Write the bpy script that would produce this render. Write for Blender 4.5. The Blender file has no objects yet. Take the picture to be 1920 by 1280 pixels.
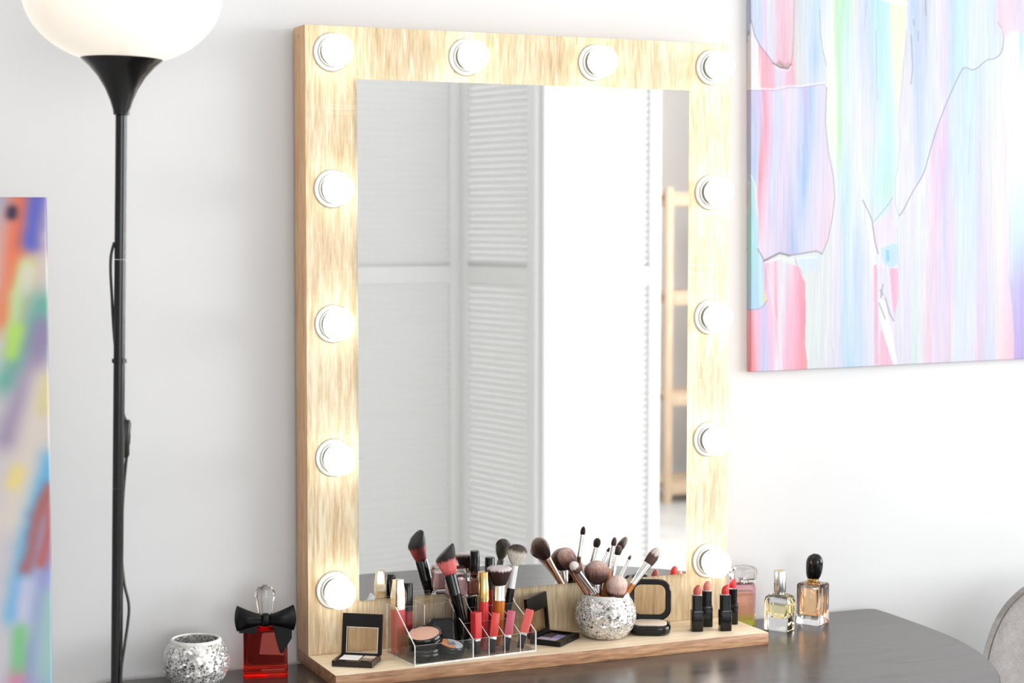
import bpy, bmesh, math, random
import numpy as np
from mathutils import Vector, Matrix

random.seed(7)
S = bpy.context.scene
COL = S.collection
PI = math.pi
R = math.radians

# ------------------------------------------------------------------ camera
cd = bpy.data.cameras.new('camera')
cam = bpy.data.objects.new('camera', cd); COL.objects.link(cam)
S.camera = cam
YAW, PITCH, ROLL = 0.4096, 0.0622, 0.0012
_F = Vector((math.sin(YAW)*math.cos(PITCH), math.cos(YAW)*math.cos(PITCH), -math.sin(PITCH)))
_R = Vector((math.cos(YAW), -math.sin(YAW), 0)); _U = _R.cross(_F)
_R2 = _R*math.cos(ROLL)+_U*math.sin(ROLL); _U2 = -_R*math.sin(ROLL)+_U*math.cos(ROLL)
m3 = Matrix((_R2, _U2, -_F)).transposed()
cam.matrix_world = Matrix.Translation((-0.7281, -2.3679, 0.5801)) @ m3.to_4x4()
cd.sensor_width = 36.0; cd.lens = 3454.0*36/1920; cd.clip_start = 0.05
cd.dof.use_dof = True; cd.dof.focus_distance = 2.55; cd.dof.aperture_fstop = 6.3

# ------------------------------------------------------------------ world, daylight, exposure
w = bpy.data.worlds.new('world'); S.world = w; w.use_nodes = True
w.node_tree.nodes['Background'].inputs[0].default_value = (0.85, 0.92, 1.0, 1)
w.node_tree.nodes['Background'].inputs[1].default_value = 1.0
S.view_settings.view_transform = 'Standard'; S.view_settings.look = 'None'
S.view_settings.gamma = 1.0; S.view_settings.use_curve_mapping = False
S.view_settings.exposure = 0.05
S.cycles.transparent_max_bounces = 20; S.cycles.transmission_bounces = 10
S.cycles.max_bounces = 10; S.cycles.diffuse_bounces = 4; S.cycles.glossy_bounces = 5
S.cycles.sample_clamp_indirect = 6.0; S.cycles.caustics_reflective = False; S.cycles.caustics_refractive = True

def daylight(name, loc, rot, sx, sz, power, col):
    l = bpy.data.lights.new(name, 'AREA'); l.shape = 'RECTANGLE'; l.size = sx; l.size_y = sz
    l.energy = power; l.color = col
    o = bpy.data.objects.new(name, l); COL.objects.link(o); o.location = loc; o.rotation_euler = rot
    return o
# skylight standing in the window openings (window_1 in the side wall, the unseen one behind the camera added as front fill)
WIN1 = dict(y0=-4.5, y1=-0.55, z0=-0.05, z1=1.65)
FILL_WIN = dict(x0=-1.9, x1=1.7, z0=-0.05, z1=1.65)
FLOOR, CEIL, XL, XR, YF, YW = -0.75, 2.05, -2.4, 4.35, -6.1, 0.058
daylight('daylight_side', (XR+0.14, (WIN1['y0']+WIN1['y1'])/2, (WIN1['z0']+WIN1['z1'])/2), (0, R(90), 0),
         WIN1['z1']-WIN1['z0'], WIN1['y1']-WIN1['y0'], 265, (0.95, 0.98, 1.0))
daylight('rear_fill', ((FILL_WIN['x0']+FILL_WIN['x1'])/2, YF-0.14, (FILL_WIN['z0']+FILL_WIN['z1'])/2), (R(90), 0, 0),
         FILL_WIN['x1']-FILL_WIN['x0'], FILL_WIN['z1']-FILL_WIN['z0'], 105, (0.95, 0.98, 1.0))  # added fill from behind the camera

# ------------------------------------------------------------------ materials
def lin(c):
    return tuple(((v/255)/12.92 if v/255 <= 0.04045 else ((v/255+0.055)/1.055)**2.4) for v in c)
def rgba(c): return (*lin(c), 1)

class N:
    def __init__(s, name):
        s.m = bpy.data.materials.new(name); s.m.use_nodes = True
        s.t = s.m.node_tree; s.t.nodes.clear()
        s.out = s.n('ShaderNodeOutputMaterial')
    def n(s, typ, **kw):
        nd = s.t.nodes.new(typ)
        for k, v in kw.items(): setattr(nd, k, v)
        return nd
    def l(s, a, b): s.t.links.new(a, b)
    def ramp(s, fac, stops, interp='LINEAR'):
        r = s.n('ShaderNodeValToRGB'); e = r.color_ramp.elements; r.color_ramp.interpolation = interp
        while len(e) < len(stops): e.new(0.5)
        for el, (p, c) in zip(e, stops): el.position = p; el.color = c if len(c) == 4 else rgba(c)
        s.l(fac, r.inputs[0]); return r
    def coord(s, kind='Object', scale=(1, 1, 1), rot=(0, 0, 0)):
        c = s.n('ShaderNodeTexCoord'); mp = s.n('ShaderNodeMapping')
        mp.inputs['Scale'].default_value = scale; mp.inputs['Rotation'].default_value = rot
        s.l(c.outputs[kind], mp.inputs[0]); return mp.outputs[0]
    def noise(s, vec, scale, detail=3, rough=0.5, dist=0):
        n = s.n('ShaderNodeTexNoise'); n.inputs['Scale'].default_value = scale
        n.inputs['Detail'].default_value = detail; n.inputs['Roughness'].default_value = rough
        n.inputs['Distortion'].default_value = dist
        if vec is not None: s.l(vec, n.inputs['Vector'])
        return n.outputs['Fac']
    def math(s, op, a, b=None):
        m = s.n('ShaderNodeMath', operation=op)
        for i, v in enumerate((a, b)):
            if v is None: continue
            if isinstance(v, (int, float)): m.inputs[i].default_value = v
            else: s.l(v, m.inputs[i])
        return m.outputs[0]
    def mix(s, fac, a, b, mode='MIX'):
        m = s.n('ShaderNodeMixRGB', blend_type=mode)
        for i, v in zip((0, 1, 2), (fac, a, b)):
            if isinstance(v, (int, float)): m.inputs[i].default_value = v
            elif isinstance(v, tuple): m.inputs[i].default_value = v if len(v) == 4 else rgba(v)
            else: s.l(v, m.inputs[i])
        return m.outputs[0]
    def bump(s, h, strength=0.2, dist=0.001):
        b = s.n('ShaderNodeBump'); b.inputs['Strength'].default_value = strength; b.inputs['Distance'].default_value = dist
        s.l(h, b.inputs['Height']); return b.outputs[0]
    def pbr(s, col=None, rough=0.5, metal=0, normal=None, **kw):
        p = s.n('ShaderNodeBsdfPrincipled')
        if isinstance(col, tuple): p.inputs['Base Color'].default_value = rgba(col)
        elif col is not None: s.l(col, p.inputs['Base Color'])
        if isinstance(rough, (int, float)): p.inputs['Roughness'].default_value = rough
        else: s.l(rough, p.inputs['Roughness'])
        p.inputs['Metallic'].default_value = metal
        if normal is not None: s.l(normal, p.inputs['Normal'])
        for k, v in kw.items(): p.inputs[k.replace('_', ' ')].default_value = v
        s.l(p.outputs[0], s.out.inputs[0]); return p

def simple(name, col, rough=0.5, metal=0, var=0.06, scale=80, bump=0.0, **kw):
    n = N(name); v = n.coord()
    f = n.noise(v, scale, 3)
    d = tuple(max(0, int(c*(1-var))) for c in col); u = tuple(min(255, int(c*(1+var))) for c in col)
    r = n.ramp(f, [(0.3, d), (0.7, u)])
    nm = n.bump(f, bump, 0.001) if bump else None
    n.pbr(r.outputs[0], rough, metal, nm, **kw); return n.m

def wood(name, light, mid, dark, axis, seed=0, rough=0.45, saw=True, bright=1.0):
    """sawn oak laminate, grain along the given axis"""
    n = N(name)
    sc = [95, 95, 95]; sc['xyz'.index(axis)] = 7.0
    v = n.coord('Object', tuple(sc))
    f1 = n.noise(v, 1.2, 6, 0.65, 0.6)
    sc2 = [9, 9, 9]; sc2['xyz'.index(axis)] = 1.6
    v2 = n.coord('Object', tuple(sc2)); f2 = n.noise(v2, 1.0, 4, 0.6, 1.2)
    sc3 = [330, 330, 330]; sc3['xyz'.index(axis)] = 30
    f3 = n.noise(n.coord('Object', tuple(sc3)), 1.0, 3, 0.6)
    f = n.math('ADD', n.math('MULTIPLY', f1, 0.42), n.math('ADD', n.math('MULTIPLY', f2, 0.26), n.math('MULTIPLY', f3, 0.36)))
    r = n.ramp(f, [(0.38, dark), (0.51, mid), (0.62, light)])
    c = r.outputs[0]
    if saw:  # pale saw marks across the grain, in patches
        sc4 = [5, 5, 5]; sc4['xyz'.index(axis)] = 330
        g = n.noise(n.coord('Object', tuple(sc4)), 1.0, 2, 0.5)
        p = n.noise(n.coord('Object', (14, 14, 9)), 1.0, 2, 0.5)
        k = n.math('MULTIPLY', n.ramp(g, [(0.55, (0, 0, 0)), (0.68, (255, 255, 255))]).outputs[0],
                   n.ramp(p, [(0.56, (0, 0, 0)), (0.66, (255, 255, 255))]).outputs[0])
        c = n.mix(n.math('MULTIPLY', k, 0.4), c, light)
    n.pbr(c, rough, 0, n.bump(f1, 0.12, 0.0006)); return n.m

def clear(name, tint=(255, 255, 255), rough=0.02, ior=1.45):
    """clear acrylic plate: transparent with a fresnel reflection"""
    n = N(name); tr = n.n('ShaderNodeBsdfTransparent'); gl = n.n('ShaderNodeBsdfGlossy'); fr = n.n('ShaderNodeFresnel')
    tr.inputs[0].default_value = rgba(tint); gl.inputs['Roughness'].default_value = rough; ge = n.n('ShaderNodeNewGeometry'); n.l(n.math('SUBTRACT', ior, n.math('MULTIPLY', ge.outputs['Backfacing'], ior-1/ior)), fr.inputs[0])
    f = n.math('ADD', n.math('MULTIPLY', n.noise(n.coord(), 20, 2), 0.02), fr.outputs[0])
    mx = n.n('ShaderNodeMixShader'); n.l(f, mx.inputs[0]); n.l(tr.outputs[0], mx.inputs[1]); n.l(gl.outputs[0], mx.inputs[2])
    n.l(mx.outputs[0], n.out.inputs[0]); return n.m

def edge_acrylic(name):
    n = N(name); tr = n.n('ShaderNodeBsdfTransparent'); df = n.n('ShaderNodeBsdfPrincipled')
    f = n.ramp(n.noise(n.coord(), 90, 2), [(0.3, (200, 200, 200)), (0.7, (245, 245, 245))])
    df.inputs['Base Color'].default_value = (0.97, 0.97, 0.97, 1); df.inputs['Roughness'].default_value = 0.15  # frosted cut edges, whitened to stand in for light guided through the sheet
    mx = n.n('ShaderNodeMixShader'); n.l(f.outputs[0], mx.inputs[0]); n.l(tr.outputs[0], mx.inputs[1]); n.l(df.outputs[0], mx.inputs[2])
    n.l(mx.outputs[0], n.out.inputs[0]); return n.m

def glass(name, col=(255, 255, 255), ior=1.45, rough=0.0, col2=None, axis=2, lo=0.0, hi=1.0):
    n = N(name); g = n.n('ShaderNodeBsdfGlass'); g.inputs['IOR'].default_value = ior; g.inputs['Roughness'].default_value = rough
    if col2:
        sx = n.n('ShaderNodeSeparateXYZ'); n.l(n.coord('Generated'), sx.inputs[0])
        r = n.ramp(sx.outputs[axis], [(lo, col), (hi, col2)]); n.l(r.outputs[0], g.inputs[0])
    else:
        f = n.noise(n.coord(), 15, 1)
        r = n.ramp(f, [(0.2, col), (0.8, tuple(min(255, int(c*1.01)) for c in col))]); n.l(r.outputs[0], g.inputs[0])
    n.l(g.outputs[0], n.out.inputs[0]); return n.m

def emit(name, col, strength, gloss=False):
    n = N(name); f = n.noise(n.coord(), 3, 1)
    r = n.ramp(f, [(0, col), (1, tuple(min(1, c*1.03) for c in col[:3])+(1,))])
    p = n.pbr((235, 235, 232), 0.15)
    n.l(r.outputs[0], p.inputs['Emission Color']); p.inputs['Emission Strength'].default_value = strength
    return n.m

def bristle(name, stops, stretch=500):
    """bristles: colour runs from ferrule (0) to tip (1)"""
    n = N(name); v = n.coord('Object', (stretch, stretch, 25)); f = n.noise(v, 1.0, 3, 0.6)
    sx = n.n('ShaderNodeSeparateXYZ'); n.l(n.coord('Generated'), sx.inputs[0])
    k = n.math('ADD', sx.outputs[2], n.math('MULTIPLY', n.math('SUBTRACT', f, 0.5), 0.35))
    r = n.ramp(k, stops)
    c = n.mix(0.35, r.outputs[0], n.ramp(f, [(0.3, (70, 60, 58)), (0.7, (255, 255, 255))]).outputs[0], 'MULTIPLY')
    n.pbr(c, 0.6, 0, n.bump(f, 0.6, 0.001)); return n.m

def mosaic(name):
    n = N(name)
    v = n.coord('Object', (1, 1, 1)); wv = n.n('ShaderNodeTexNoise'); wv.inputs['Scale'].default_value = 60; n.l(v, wv.inputs['Vector'])
    vm = n.n('ShaderNodeVectorMath', operation='MULTIPLY_ADD'); n.l(wv.outputs['Color'], vm.inputs[0]); vm.inputs[1].default_value = (.008, .008, .008); n.l(v, vm.inputs[2])
    vo = n.n('ShaderNodeTexVoronoi'); vo.inputs['Scale'].default_value = 260; n.l(vm.outputs[0], vo.inputs['Vector'])
    ve = n.n('ShaderNodeTexVoronoi', feature='DISTANCE_TO_EDGE'); ve.inputs['Scale'].default_value = 260; n.l(vm.outputs[0], ve.inputs['Vector'])
    grout = n.ramp(ve.outputs['Distance'], [(0.06, (255, 255, 255)), (0.12, (0, 0, 0))])
    bw = n.n('ShaderNodeRGBToBW'); n.l(vo.outputs['Color'], bw.inputs[0])
    chip = n.ramp(bw.outputs[0], [(0.2, (186, 183, 180)), (0.45, (216, 214, 211)), (0.75, (240, 240, 238))])
    c = n.mix(grout.outputs[0], chip.outputs[0], (232, 229, 225))
    # each chip is tilted a little, so it catches its own light
    ge = n.n('ShaderNodeNewGeometry'); vs = n.n('ShaderNodeVectorMath', operation='SUBTRACT'); n.l(vo.outputs['Color'], vs.inputs[0]); vs.inputs[1].default_value = (.5, .5, .5)
    va = n.n('ShaderNodeVectorMath', operation='MULTIPLY_ADD'); n.l(vs.outputs[0], va.inputs[0]); va.inputs[1].default_value = (.9, .9, .9); n.l(ge.outputs['Normal'], va.inputs[2])
    vn = n.n('ShaderNodeVectorMath', operation='NORMALIZE'); n.l(va.outputs[0], vn.inputs[0])
    p = n.pbr(c, 0.14, 0.75, vn.outputs[0]); n.l(n.math('MULTIPLY', n.math('SUBTRACT', 1.0, grout.outputs[0]), 0.8), p.inputs['Metallic'])
    return n.m

M = {}
def wallmat(name, col):
    n = N(name); f = n.noise(n.coord(), 3, 4); f2 = n.noise(n.coord(), 220, 3)
    n.pbr(n.ramp(f, [(0.3, tuple(int(c*.985) for c in col)), (0.7, col)]).outputs[0], 0.75, 0, n.bump(f2, 0.06, 0.001)); return n.m
M['wall'] = wallmat('white_plaster', (220, 219, 219))
M['wall_far'] = wallmat('pale_grey_plaster', (236, 230, 226))
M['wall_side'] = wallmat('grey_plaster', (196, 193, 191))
M['ceiling'] = wallmat('ceiling_white', (240, 240, 238))
M['floor'] = simple('pale_floor', (206, 203, 200), 0.35, 0, 0.04, 4)
M['trim'] = simple('white_trim', (238, 237, 235), 0.4, 0, 0.01)
M['oak_v'] = wood('sawn_oak_upright', (240, 226, 198), (220, 197, 161), (190, 157, 118), 'z')
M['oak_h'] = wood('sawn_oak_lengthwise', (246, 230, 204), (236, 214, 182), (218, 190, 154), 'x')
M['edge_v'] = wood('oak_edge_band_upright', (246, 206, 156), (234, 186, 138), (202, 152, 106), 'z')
M['edge_h_dim'] = wood('oak_edge_band_dimmed', (206, 162, 124), (172, 126, 92), (118, 80, 56), 'x', saw=False)  # edge banding, its tone also darkened where overhead light falls short
def tablemat():
    n = N('black_brown_ash'); v = n.coord('Object', (3.0, 26, 26)); d = n.noise(n.coord('Object', (1.6, 6, 6)), 1.3, 3)
    f = n.noise(v, 1.0, 5, 0.6, 1.4)
    g_ = n.noise(n.coord('Object', (1.5, 7.5, 1)), 1.0, 1.5, 0.35, 0.3)
    ring = n.math('ABSOLUTE', n.math('SUBTRACT', n.math('FRACT', n.math('MULTIPLY', g_, 8.0)), 0.5))
    pore = n.noise(n.coord('Object', (14, 160, 1)), 1.0, 2, 0.6)
    k = n.math('ADD', n.math('MULTIPLY', f, 0.6), n.math('MULTIPLY', d, 0.4))
    c = n.ramp(k, [(0.35, (46, 40, 38)), (0.65, (74, 66, 63))]).outputs[0]
    lines = n.math('MULTIPLY', n.ramp(ring, [(0.0, (255, 255, 255)), (0.045, (0, 0, 0))]).outputs[0], n.ramp(pore, [(0.35, (60, 60, 60)), (0.6, (255, 255, 255))]).outputs[0])
    c = n.mix(n.math('MULTIPLY', lines, 0.85), c, (26, 22, 22))
    n.pbr(c, n.ramp(k, [(0.3, (122, 122, 122)), (0.7, (142, 142, 142))]).outputs[0], 0, n.bump(f, 0.05, 0.0005), Specular_IOR_Level=0.75)
    pr_ = [q for q in n.t.nodes if q.type == 'BSDF_PRINCIPLED'][0]; n.l(n.math('SUBTRACT', 0.8, n.math('MULTIPLY', lines, 0.4)), pr_.inputs['Specular IOR Level']); return n.m
M['table'] = tablemat()
def mirrormat():
    n = N('silvered_mirror'); f = n.noise(n.coord(), 2, 1)
    n.pbr(n.ramp(f, [(0, (244, 246, 245)), (1, (247, 248, 247))]).outputs[0], 0.0, 1.0); return n.m
M['mirror'] = mirrormat()
M['glass_edge'] = simple('ground_glass_edge', (225, 235, 230), 0.2, 0, 0.02)
M['white_plastic'] = simple('white_plastic', (206, 208, 206), 0.35, 0, 0.01)
M['grey_ring'] = simple('socket_grey', (120, 118, 114), 0.4, 0, 0.02)
M['bulb'] = emit('lit_bulb', (1.0, 0.93, 0.82, 1), 5.5)
M['black_metal'] = simple('black_lacquered_metal', (13, 12, 12), 0.2, 0, 0.1, 40, Specular_IOR_Level=0.4)
M['black_plastic'] = simple('glossy_black_plastic', (9, 8, 8), 0.12, 0, 0.1, 40, Specular_IOR_Level=0.4)
M['black_satin'] = simple('satin_black_plastic', (14, 13, 13), 0.32, 0, 0.1, 40, Specular_IOR_Level=0.3)
M['cord'] = simple('black_cord', (30, 28, 28), 0.5)
M['silver'] = simple('polished_silver', (225, 222, 220), 0.13, 1, 0.02)
M['rosegold'] = simple('rose_gold', (214, 170, 150), 0.18, 1, 0.02)
M['gold'] = simple('polished_gold', (222, 184, 118), 0.15, 1, 0.03)
M['champagne'] = simple('champagne_gold', (238, 218, 190), 0.14, 1, 0.03)
M['orange_wood'] = wood('varnished_bamboo', (214, 138, 62), (196, 112, 40), (160, 84, 26), 'z', saw=False, rough=0.25)
M['acrylic'] = clear('clear_acrylic'); M['acrylic_edge'] = edge_acrylic('cut_acrylic_edge')
M['pane'] = clear('window_glass')
M['mosaic'] = mosaic('crackle_mirror_mosaic')
M['grout'] = simple('white_grout', (232, 229, 225), 0.5)
M['glass'] = glass('clear_glass'); M['crystal'] = glass('crystal_glass', (250, 250, 250), 1.5, 0.07)
M['red_glass'] = glass('red_glass', (255, 138, 122), 1.45); M['red_liquid'] = glass('dark_red_liquid', (176, 34, 36), 1.33)
M['amber_liquid'] = glass('amber_liquid', (254, 232, 206), 1.33)
M['yellow_liquid'] = glass('pale_yellow_liquid', (252, 248, 224), 1.33)
M['pinkgreen'] = glass('pink_to_green_glass', (236, 242, 150), 1.4, 0, (253, 222, 227), 2, 0.04, 0.35)
M['bow'] = simple('black_satin_ribbon', (9, 8, 9), 0.38, 0, 0.1, 60, 0.1, Specular_IOR_Level=0.22)
M['felt'] = None
def felt():
    n = N('grey_felt'); f = n.noise(n.coord('Object'), 420, 4, 0.7); g = n.noise(n.coord('Object'), 60, 3)
    c = n.mix(0.5, n.ramp(f, [(0.3, (108, 103, 100)), (0.7, (172, 166, 162))]).outputs[0], n.ramp(g, [(0.3, (128, 122, 119)), (0.7, (156, 150, 146))]).outputs[0])
    n.pbr(c, 0.9, 0, n.bump(f, 0.4, 0.001), Sheen_Weight=0.2); return n.m
M['felt'] = felt()
M['seam'] = simple('dark_seam', (96, 90, 87), 0.9)
M['screen'] = simple('white_painted_wood', (247, 246, 245), 0.5, 0, 0.008)
M['hinge'] = simple('steel_hinge', (150, 150, 150), 0.35, 0.8)
M['pine'] = wood('pale_pine', (226, 202, 176), (214, 186, 156), (196, 164, 132), 'z', saw=False)
M['canvas_back'] = simple('raw_canvas', (226, 222, 214), 0.8)
def printmat(name):
    n = N(name); a = n.n('ShaderNodeVertexColor', layer_name='paint'); f = n.noise(n.coord(), 900, 2)
    n.pbr(n.mix(0.10, a.outputs[0], n.ramp(f, [(0.3, (150, 150, 150)), (0.7, (255, 255, 255))]).outputs[0], 'MULTIPLY'), 0.5, 0, n.bump(f, 0.08, 0.0005)); return n.m
M['print'] = printmat('printed_canvas')

# ------------------------------------------------------------------ mesh helpers
def me_from(name, V, Fs, smooth=False, mats=None, fm=None, fixn=True, sharp=None):
    me = bpy.data.meshes.new(name); me.from_pydata([tuple(v) for v in V], [], Fs)
    if fixn:
        bm = bmesh.new(); bm.from_mesh(me); bmesh.ops.recalc_face_normals(bm, faces=bm.faces); bm.to_mesh(me); bm.free()
    for mt in (mats or []): me.materials.append(mt)
    if fm: me.polygons.foreach_set('material_index', fm)
    if smooth:
        me.polygons.foreach_set('use_smooth', [True]*len(me.polygons))
        try: me.set_sharp_from_angle(angle=R(sharp or 38))
        except Exception: pass
    me.update(); return me
def obj(name, me, mat=None, parent=None, loc=None, rot=None):
    if mat is not None and not me.materials: me.materials.append(mat)
    o = bpy.data.objects.new(name, me); COL.objects.link(o)
    if parent is not None: o.parent = parent
    if loc is not None: o.location = loc
    if rot is not None: o.rotation_euler = rot
    return o
def tag(o, label=None, cat=None, group=None, kind=None):
    for k, v in (('label', label), ('category', cat), ('group', group), ('kind', kind)):
        if v: o[k] = v
    return o
def thing(name, label, cat, loc=(0, 0, 0), rz=0, group=None, rot=None):
    o = bpy.data.objects.new(name, None); COL.objects.link(o); o.empty_display_size = 0.03
    o.location = loc; o.rotation_euler = rot if rot is not None else (0, 0, rz)
    return tag(o, label, cat, group)

def boxV(x0, x1, y0, y1, z0, z1):
    V = [(x, y, z) for z in (z0, z1) for (x, y) in ((x0, y0), (x1, y0), (x1, y1), (x0, y1))]
    return V, [(3, 2, 1, 0), (4, 5, 6, 7), (0, 1, 5, 4), (1, 2, 6, 5), (2, 3, 7, 6), (3, 0, 4, 7)]
def boxes(bs):
    V, Fs = [], []
    for b in bs:
        v, f = boxV(*b); k = len(V); V += v; Fs += [tuple(i+k for i in q) for q in f]
    return V, Fs
def box(name, b, mat, parent=None, bev=0.0, seg=2):
    V, Fs = boxV(*b); me = me_from(name, V, Fs)
    if bev:
        bm = bmesh.new(); bm.from_mesh(me)
        bmesh.ops.bevel(bm, geom=list(bm.edges), offset=bev, segments=seg, affect='EDGES', profile=0.5); bm.to_mesh(me); bm.free()
        me.polygons.foreach_set('use_smooth', [True]*len(me.polygons)); me.set_sharp_from_angle(angle=R(38))
    return obj(name, me, mat, parent)
def loft(loops, cap=(True, True), closed=True):
    n = len(loops[0]); V = [p for lp in loops for p in lp]; Fs = []
    for i in range(len(loops)-1):
        for j in range(n if closed else n-1):
            a, b = i*n+j, i*n+(j+1) % n
            Fs.append((a, b, b+n, a+n))
    if cap[0]: Fs.append(tuple(range(n-1, -1, -1)))
    if cap[1]: Fs.append(tuple(range((len(loops)-1)*n, len(loops)*n)))
    return V, Fs
def circ(r, z, n=32, sx=1, sy=1, cx=0, cy=0):
    return [(cx+r*sx*math.cos(2*PI*k/n), cy+r*sy*math.sin(2*PI*k/n), z) for k in range(n)]
def rrect(w, d, r, z, n=6, cx=0, cy=0):
    P = []; r = min(r, w/2-1e-5, d/2-1e-5)
    for (sx, sy, a0) in ((1, 1, 0), (-1, 1, 90), (-1, -1, 180), (1, -1, 270)):
        for k in range(n+1):
            a = R(a0+90*k/n); P.append((cx+sx*(w/2-r)+r*math.cos(a), cy+sy*(d/2-r)+r*math.sin(a), z))
    return P
def lathe(name, prof, mat, parent=None, n=32, sx=1, sy=1, cap=(True, True), smooth=True, loc=None, rot=None, sharp=None):
    V, Fs = loft([circ(max(r, 1e-5), z, n, sx, sy) for r, z in prof], cap)
    return obj(name, me_from(name, V, Fs, smooth, sharp=sharp), mat, parent, loc, rot)
def rprism(name, secs, mat, parent=None, n=6, smooth=True, loc=None, rot=None, sharp=None):
    """secs: (width, depth, corner radius, z)"""
    V, Fs = loft([rrect(w_, d_, r_, z_, n) for w_, d_, r_, z_ in secs])
    return obj(name, me_from(name, V, Fs, smooth, sharp=sharp), mat, parent, loc, rot)
def tube(name, pts, r, mat, parent=None, n=10, res=6, loc=None, closed=False):
    P = [Vector(p) for p in pts]
    if res > 1 and len(P) > 2:
        Q = []
        m = len(P)
        rng = range(m if closed else m-1)
        for i in rng:
            p0, p1, p2, p3 = (P[(i-1) % m], P[i], P[(i+1) % m], P[(i+2) % m]) if closed else (P[max(i-1, 0)], P[i], P[i+1], P[min(i+2, m-1)])
            for k in range(res):
                t = k/res
                Q.append(0.5*((2*p1)+(-p0+p2)*t+(2*p0-5*p1+4*p2-p3)*t*t+(-p0+3*p1-3*p2+p3)*t**3))
        if not closed: Q.append(P[-1])
        P = Q
    loops = []; up = Vector((0.13, 0.31, 0.94)).normalized()
    for i, p in enumerate(P):
        if closed: t = (P[(i+1) % len(P)]-P[i-1]).normalized()
        else: t = (P[min(i+1, len(P)-1)]-P[max(i-1, 0)]).normalized()
        a = t.cross(up)
        if a.length < 1e-4: a = t.cross(Vector((1, 0, 0)))
        a.normalize(); b = t.cross(a)
        loops.append([p+r*(math.cos(2*PI*k/n)*a+math.sin(2*PI*k/n)*b) for k in range(n)])
    if closed: loops.append(loops[0])
    V, Fs = loft(loops, (not closed, not closed))
    return obj(name, me_from(name, V, Fs, True), mat, parent, loc)
def prism(name, poly, z0, z1, mat, parent=None, smooth=False):
    V, Fs = loft([[(x, y, z0) for x, y in poly], [(x, y, z1) for x, y in poly]])
    return obj(name, me_from(name, V, Fs, smooth), mat, parent)
def struct(o): o['kind'] = 'structure'; return o

# ------------------------------------------------------------------ room
struct(box('floor', (XL-.2, XR+.2, YF-.2, YW+.2, FLOOR-.1, FLOOR), M['floor']))
struct(box('ceiling', (XL-.2, XR+.2, YF-.2, YW+.2, CEIL, CEIL+.1), M['ceiling']))
struct(box('wall_back', (XL-.2, XR+.2, YW, YW+.15, FLOOR, CEIL), M['wall']))
struct(box('wall_left', (XL-.15, XL, YF, YW, FLOOR, CEIL), M['wall_side']))
a = WIN1
V, Fs = boxes([(XR, XR+.15, YF, a['y0'], FLOOR, CEIL), (XR, XR+.15, a['y1'], YW, FLOOR, CEIL),
               (XR, XR+.15, a['y0'], a['y1'], FLOOR, a['z0']), (XR, XR+.15, a['y0'], a['y1'], a['z1'], CEIL)])
struct(obj('wall_right', me_from('wall_right', V, Fs), M['wall']))
b = FILL_WIN
V, Fs = boxes([(XL, b['x0'], YF-.15, YF, FLOOR, CEIL), (b['x1'], XR, YF-.15, YF, FLOOR, CEIL),
               (b['x0'], b['x1'], YF-.15, YF, FLOOR, b['z0']), (b['x0'], b['x1'], YF-.15, YF, b['z1'], CEIL)])
struct(obj('wall_front', me_from('wall_front', V, Fs), M['wall_far']))
def window(name, org, rz, wd, ht, nb=3):
    root = bpy.data.objects.new(name, None); COL.objects.link(root); root.location = org; root.rotation_euler = (0, 0, rz); struct(root)
    V, Fs = boxes([(0, wd, .03, .08, 0, .06), (0, wd, .03, .08, ht-.06, ht), (0, .06, .03, .08, .06, ht-.06), (wd-.06, wd, .03, .08, .06, ht-.06)])
    obj('window_frame', me_from('window_frame', V, Fs), M['trim'], root)
    for k in range(1, nb):
        box('mullion', (wd*k/nb-.02, wd*k/nb+.02, .035, .075, .06, ht-.06), M['trim'], root)
    for k in range(nb):
        x0 = .06 if k == 0 else wd*k/nb+.02; x1 = wd-.06 if k == nb-1 else wd*(k+1)/nb-.02
        box('pane', (x0, x1, .053, .057, .06, ht-.06), M['pane'], root)
    box('window_sill', (-.05, wd+.05, -.10, .03, -.03, 0), M['trim'], root)
window('window_1', (XR, a['y1'], a['z0']), R(-90), a['y1']-a['y0'], a['z1']-a['z0'], 4)
window('fill_window', (b['x1'], YF, b['z0']), R(180), b['x1']-b['x0'], b['z1']-b['z0'])  # unseen window, invented to carry the front fill
struct(box('baseboard_front', (XL, XR, YF, YF+.014, FLOOR, FLOOR+.07), M['trim']))
struct(box('baseboard_back', (XL, XR, YW-.014, YW, FLOOR, FLOOR+.07), M['trim']))
struct(box('baseboard_left', (XL, XL+.014, YF+.014, YW-.014, FLOOR, FLOOR+.07), M['trim']))
struct(box('baseboard_right', (XR-.014, XR, YF+.014, YW-.014, FLOOR, FLOOR+.07), M['trim']))

# ------------------------------------------------------------------ table
TZ = -0.0172
half = [(.40, .034), (.54, .034), (.585, .034), (.602, .028), (.605, .012), (.604, -.054), (.595, -.175), (.570, -.277), (.535, -.355), (.493, -.42), (.43, -.495), (.35, -.555), (.255, -.598), (.14, -.62), (0, -.627)]
poly = [(0.33+x, y) for x, y in half] + [(0.33-x, y) for x, y in half[-2::-1]]
def smoothpoly(P, k=5):
    out = []; m = len(P)
    for i in range(m):
        p0, p1, p2, p3 = (Vector(P[(i+j) % m]) for j in (-1, 0, 1, 2))
        if (p1-p2).length > 0.5: out.append(tuple(p1)); continue
        for q in range(k):
            t = q/k; out.append(tuple(0.5*((2*p1)+(-p0+p2)*t+(2*p0-5*p1+4*p2-p3)*t*t+(-p0+3*p1-3*p2+p3)*t**3)))
    return out
tp = smoothpoly(poly)
tb = thing('dressing_table', 'dark brown-black wooden table with rounded ends, carrying the mirror', 'table', (0.33, -.3, FLOOR))
def inset(P, d):
    c = Vector((0.33, -.28)); out = []
    for p in P:
        v = Vector(p)-c; out.append(tuple(c+v*(1-d/v.length)))
    return out
H0 = TZ-FLOOR
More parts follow.
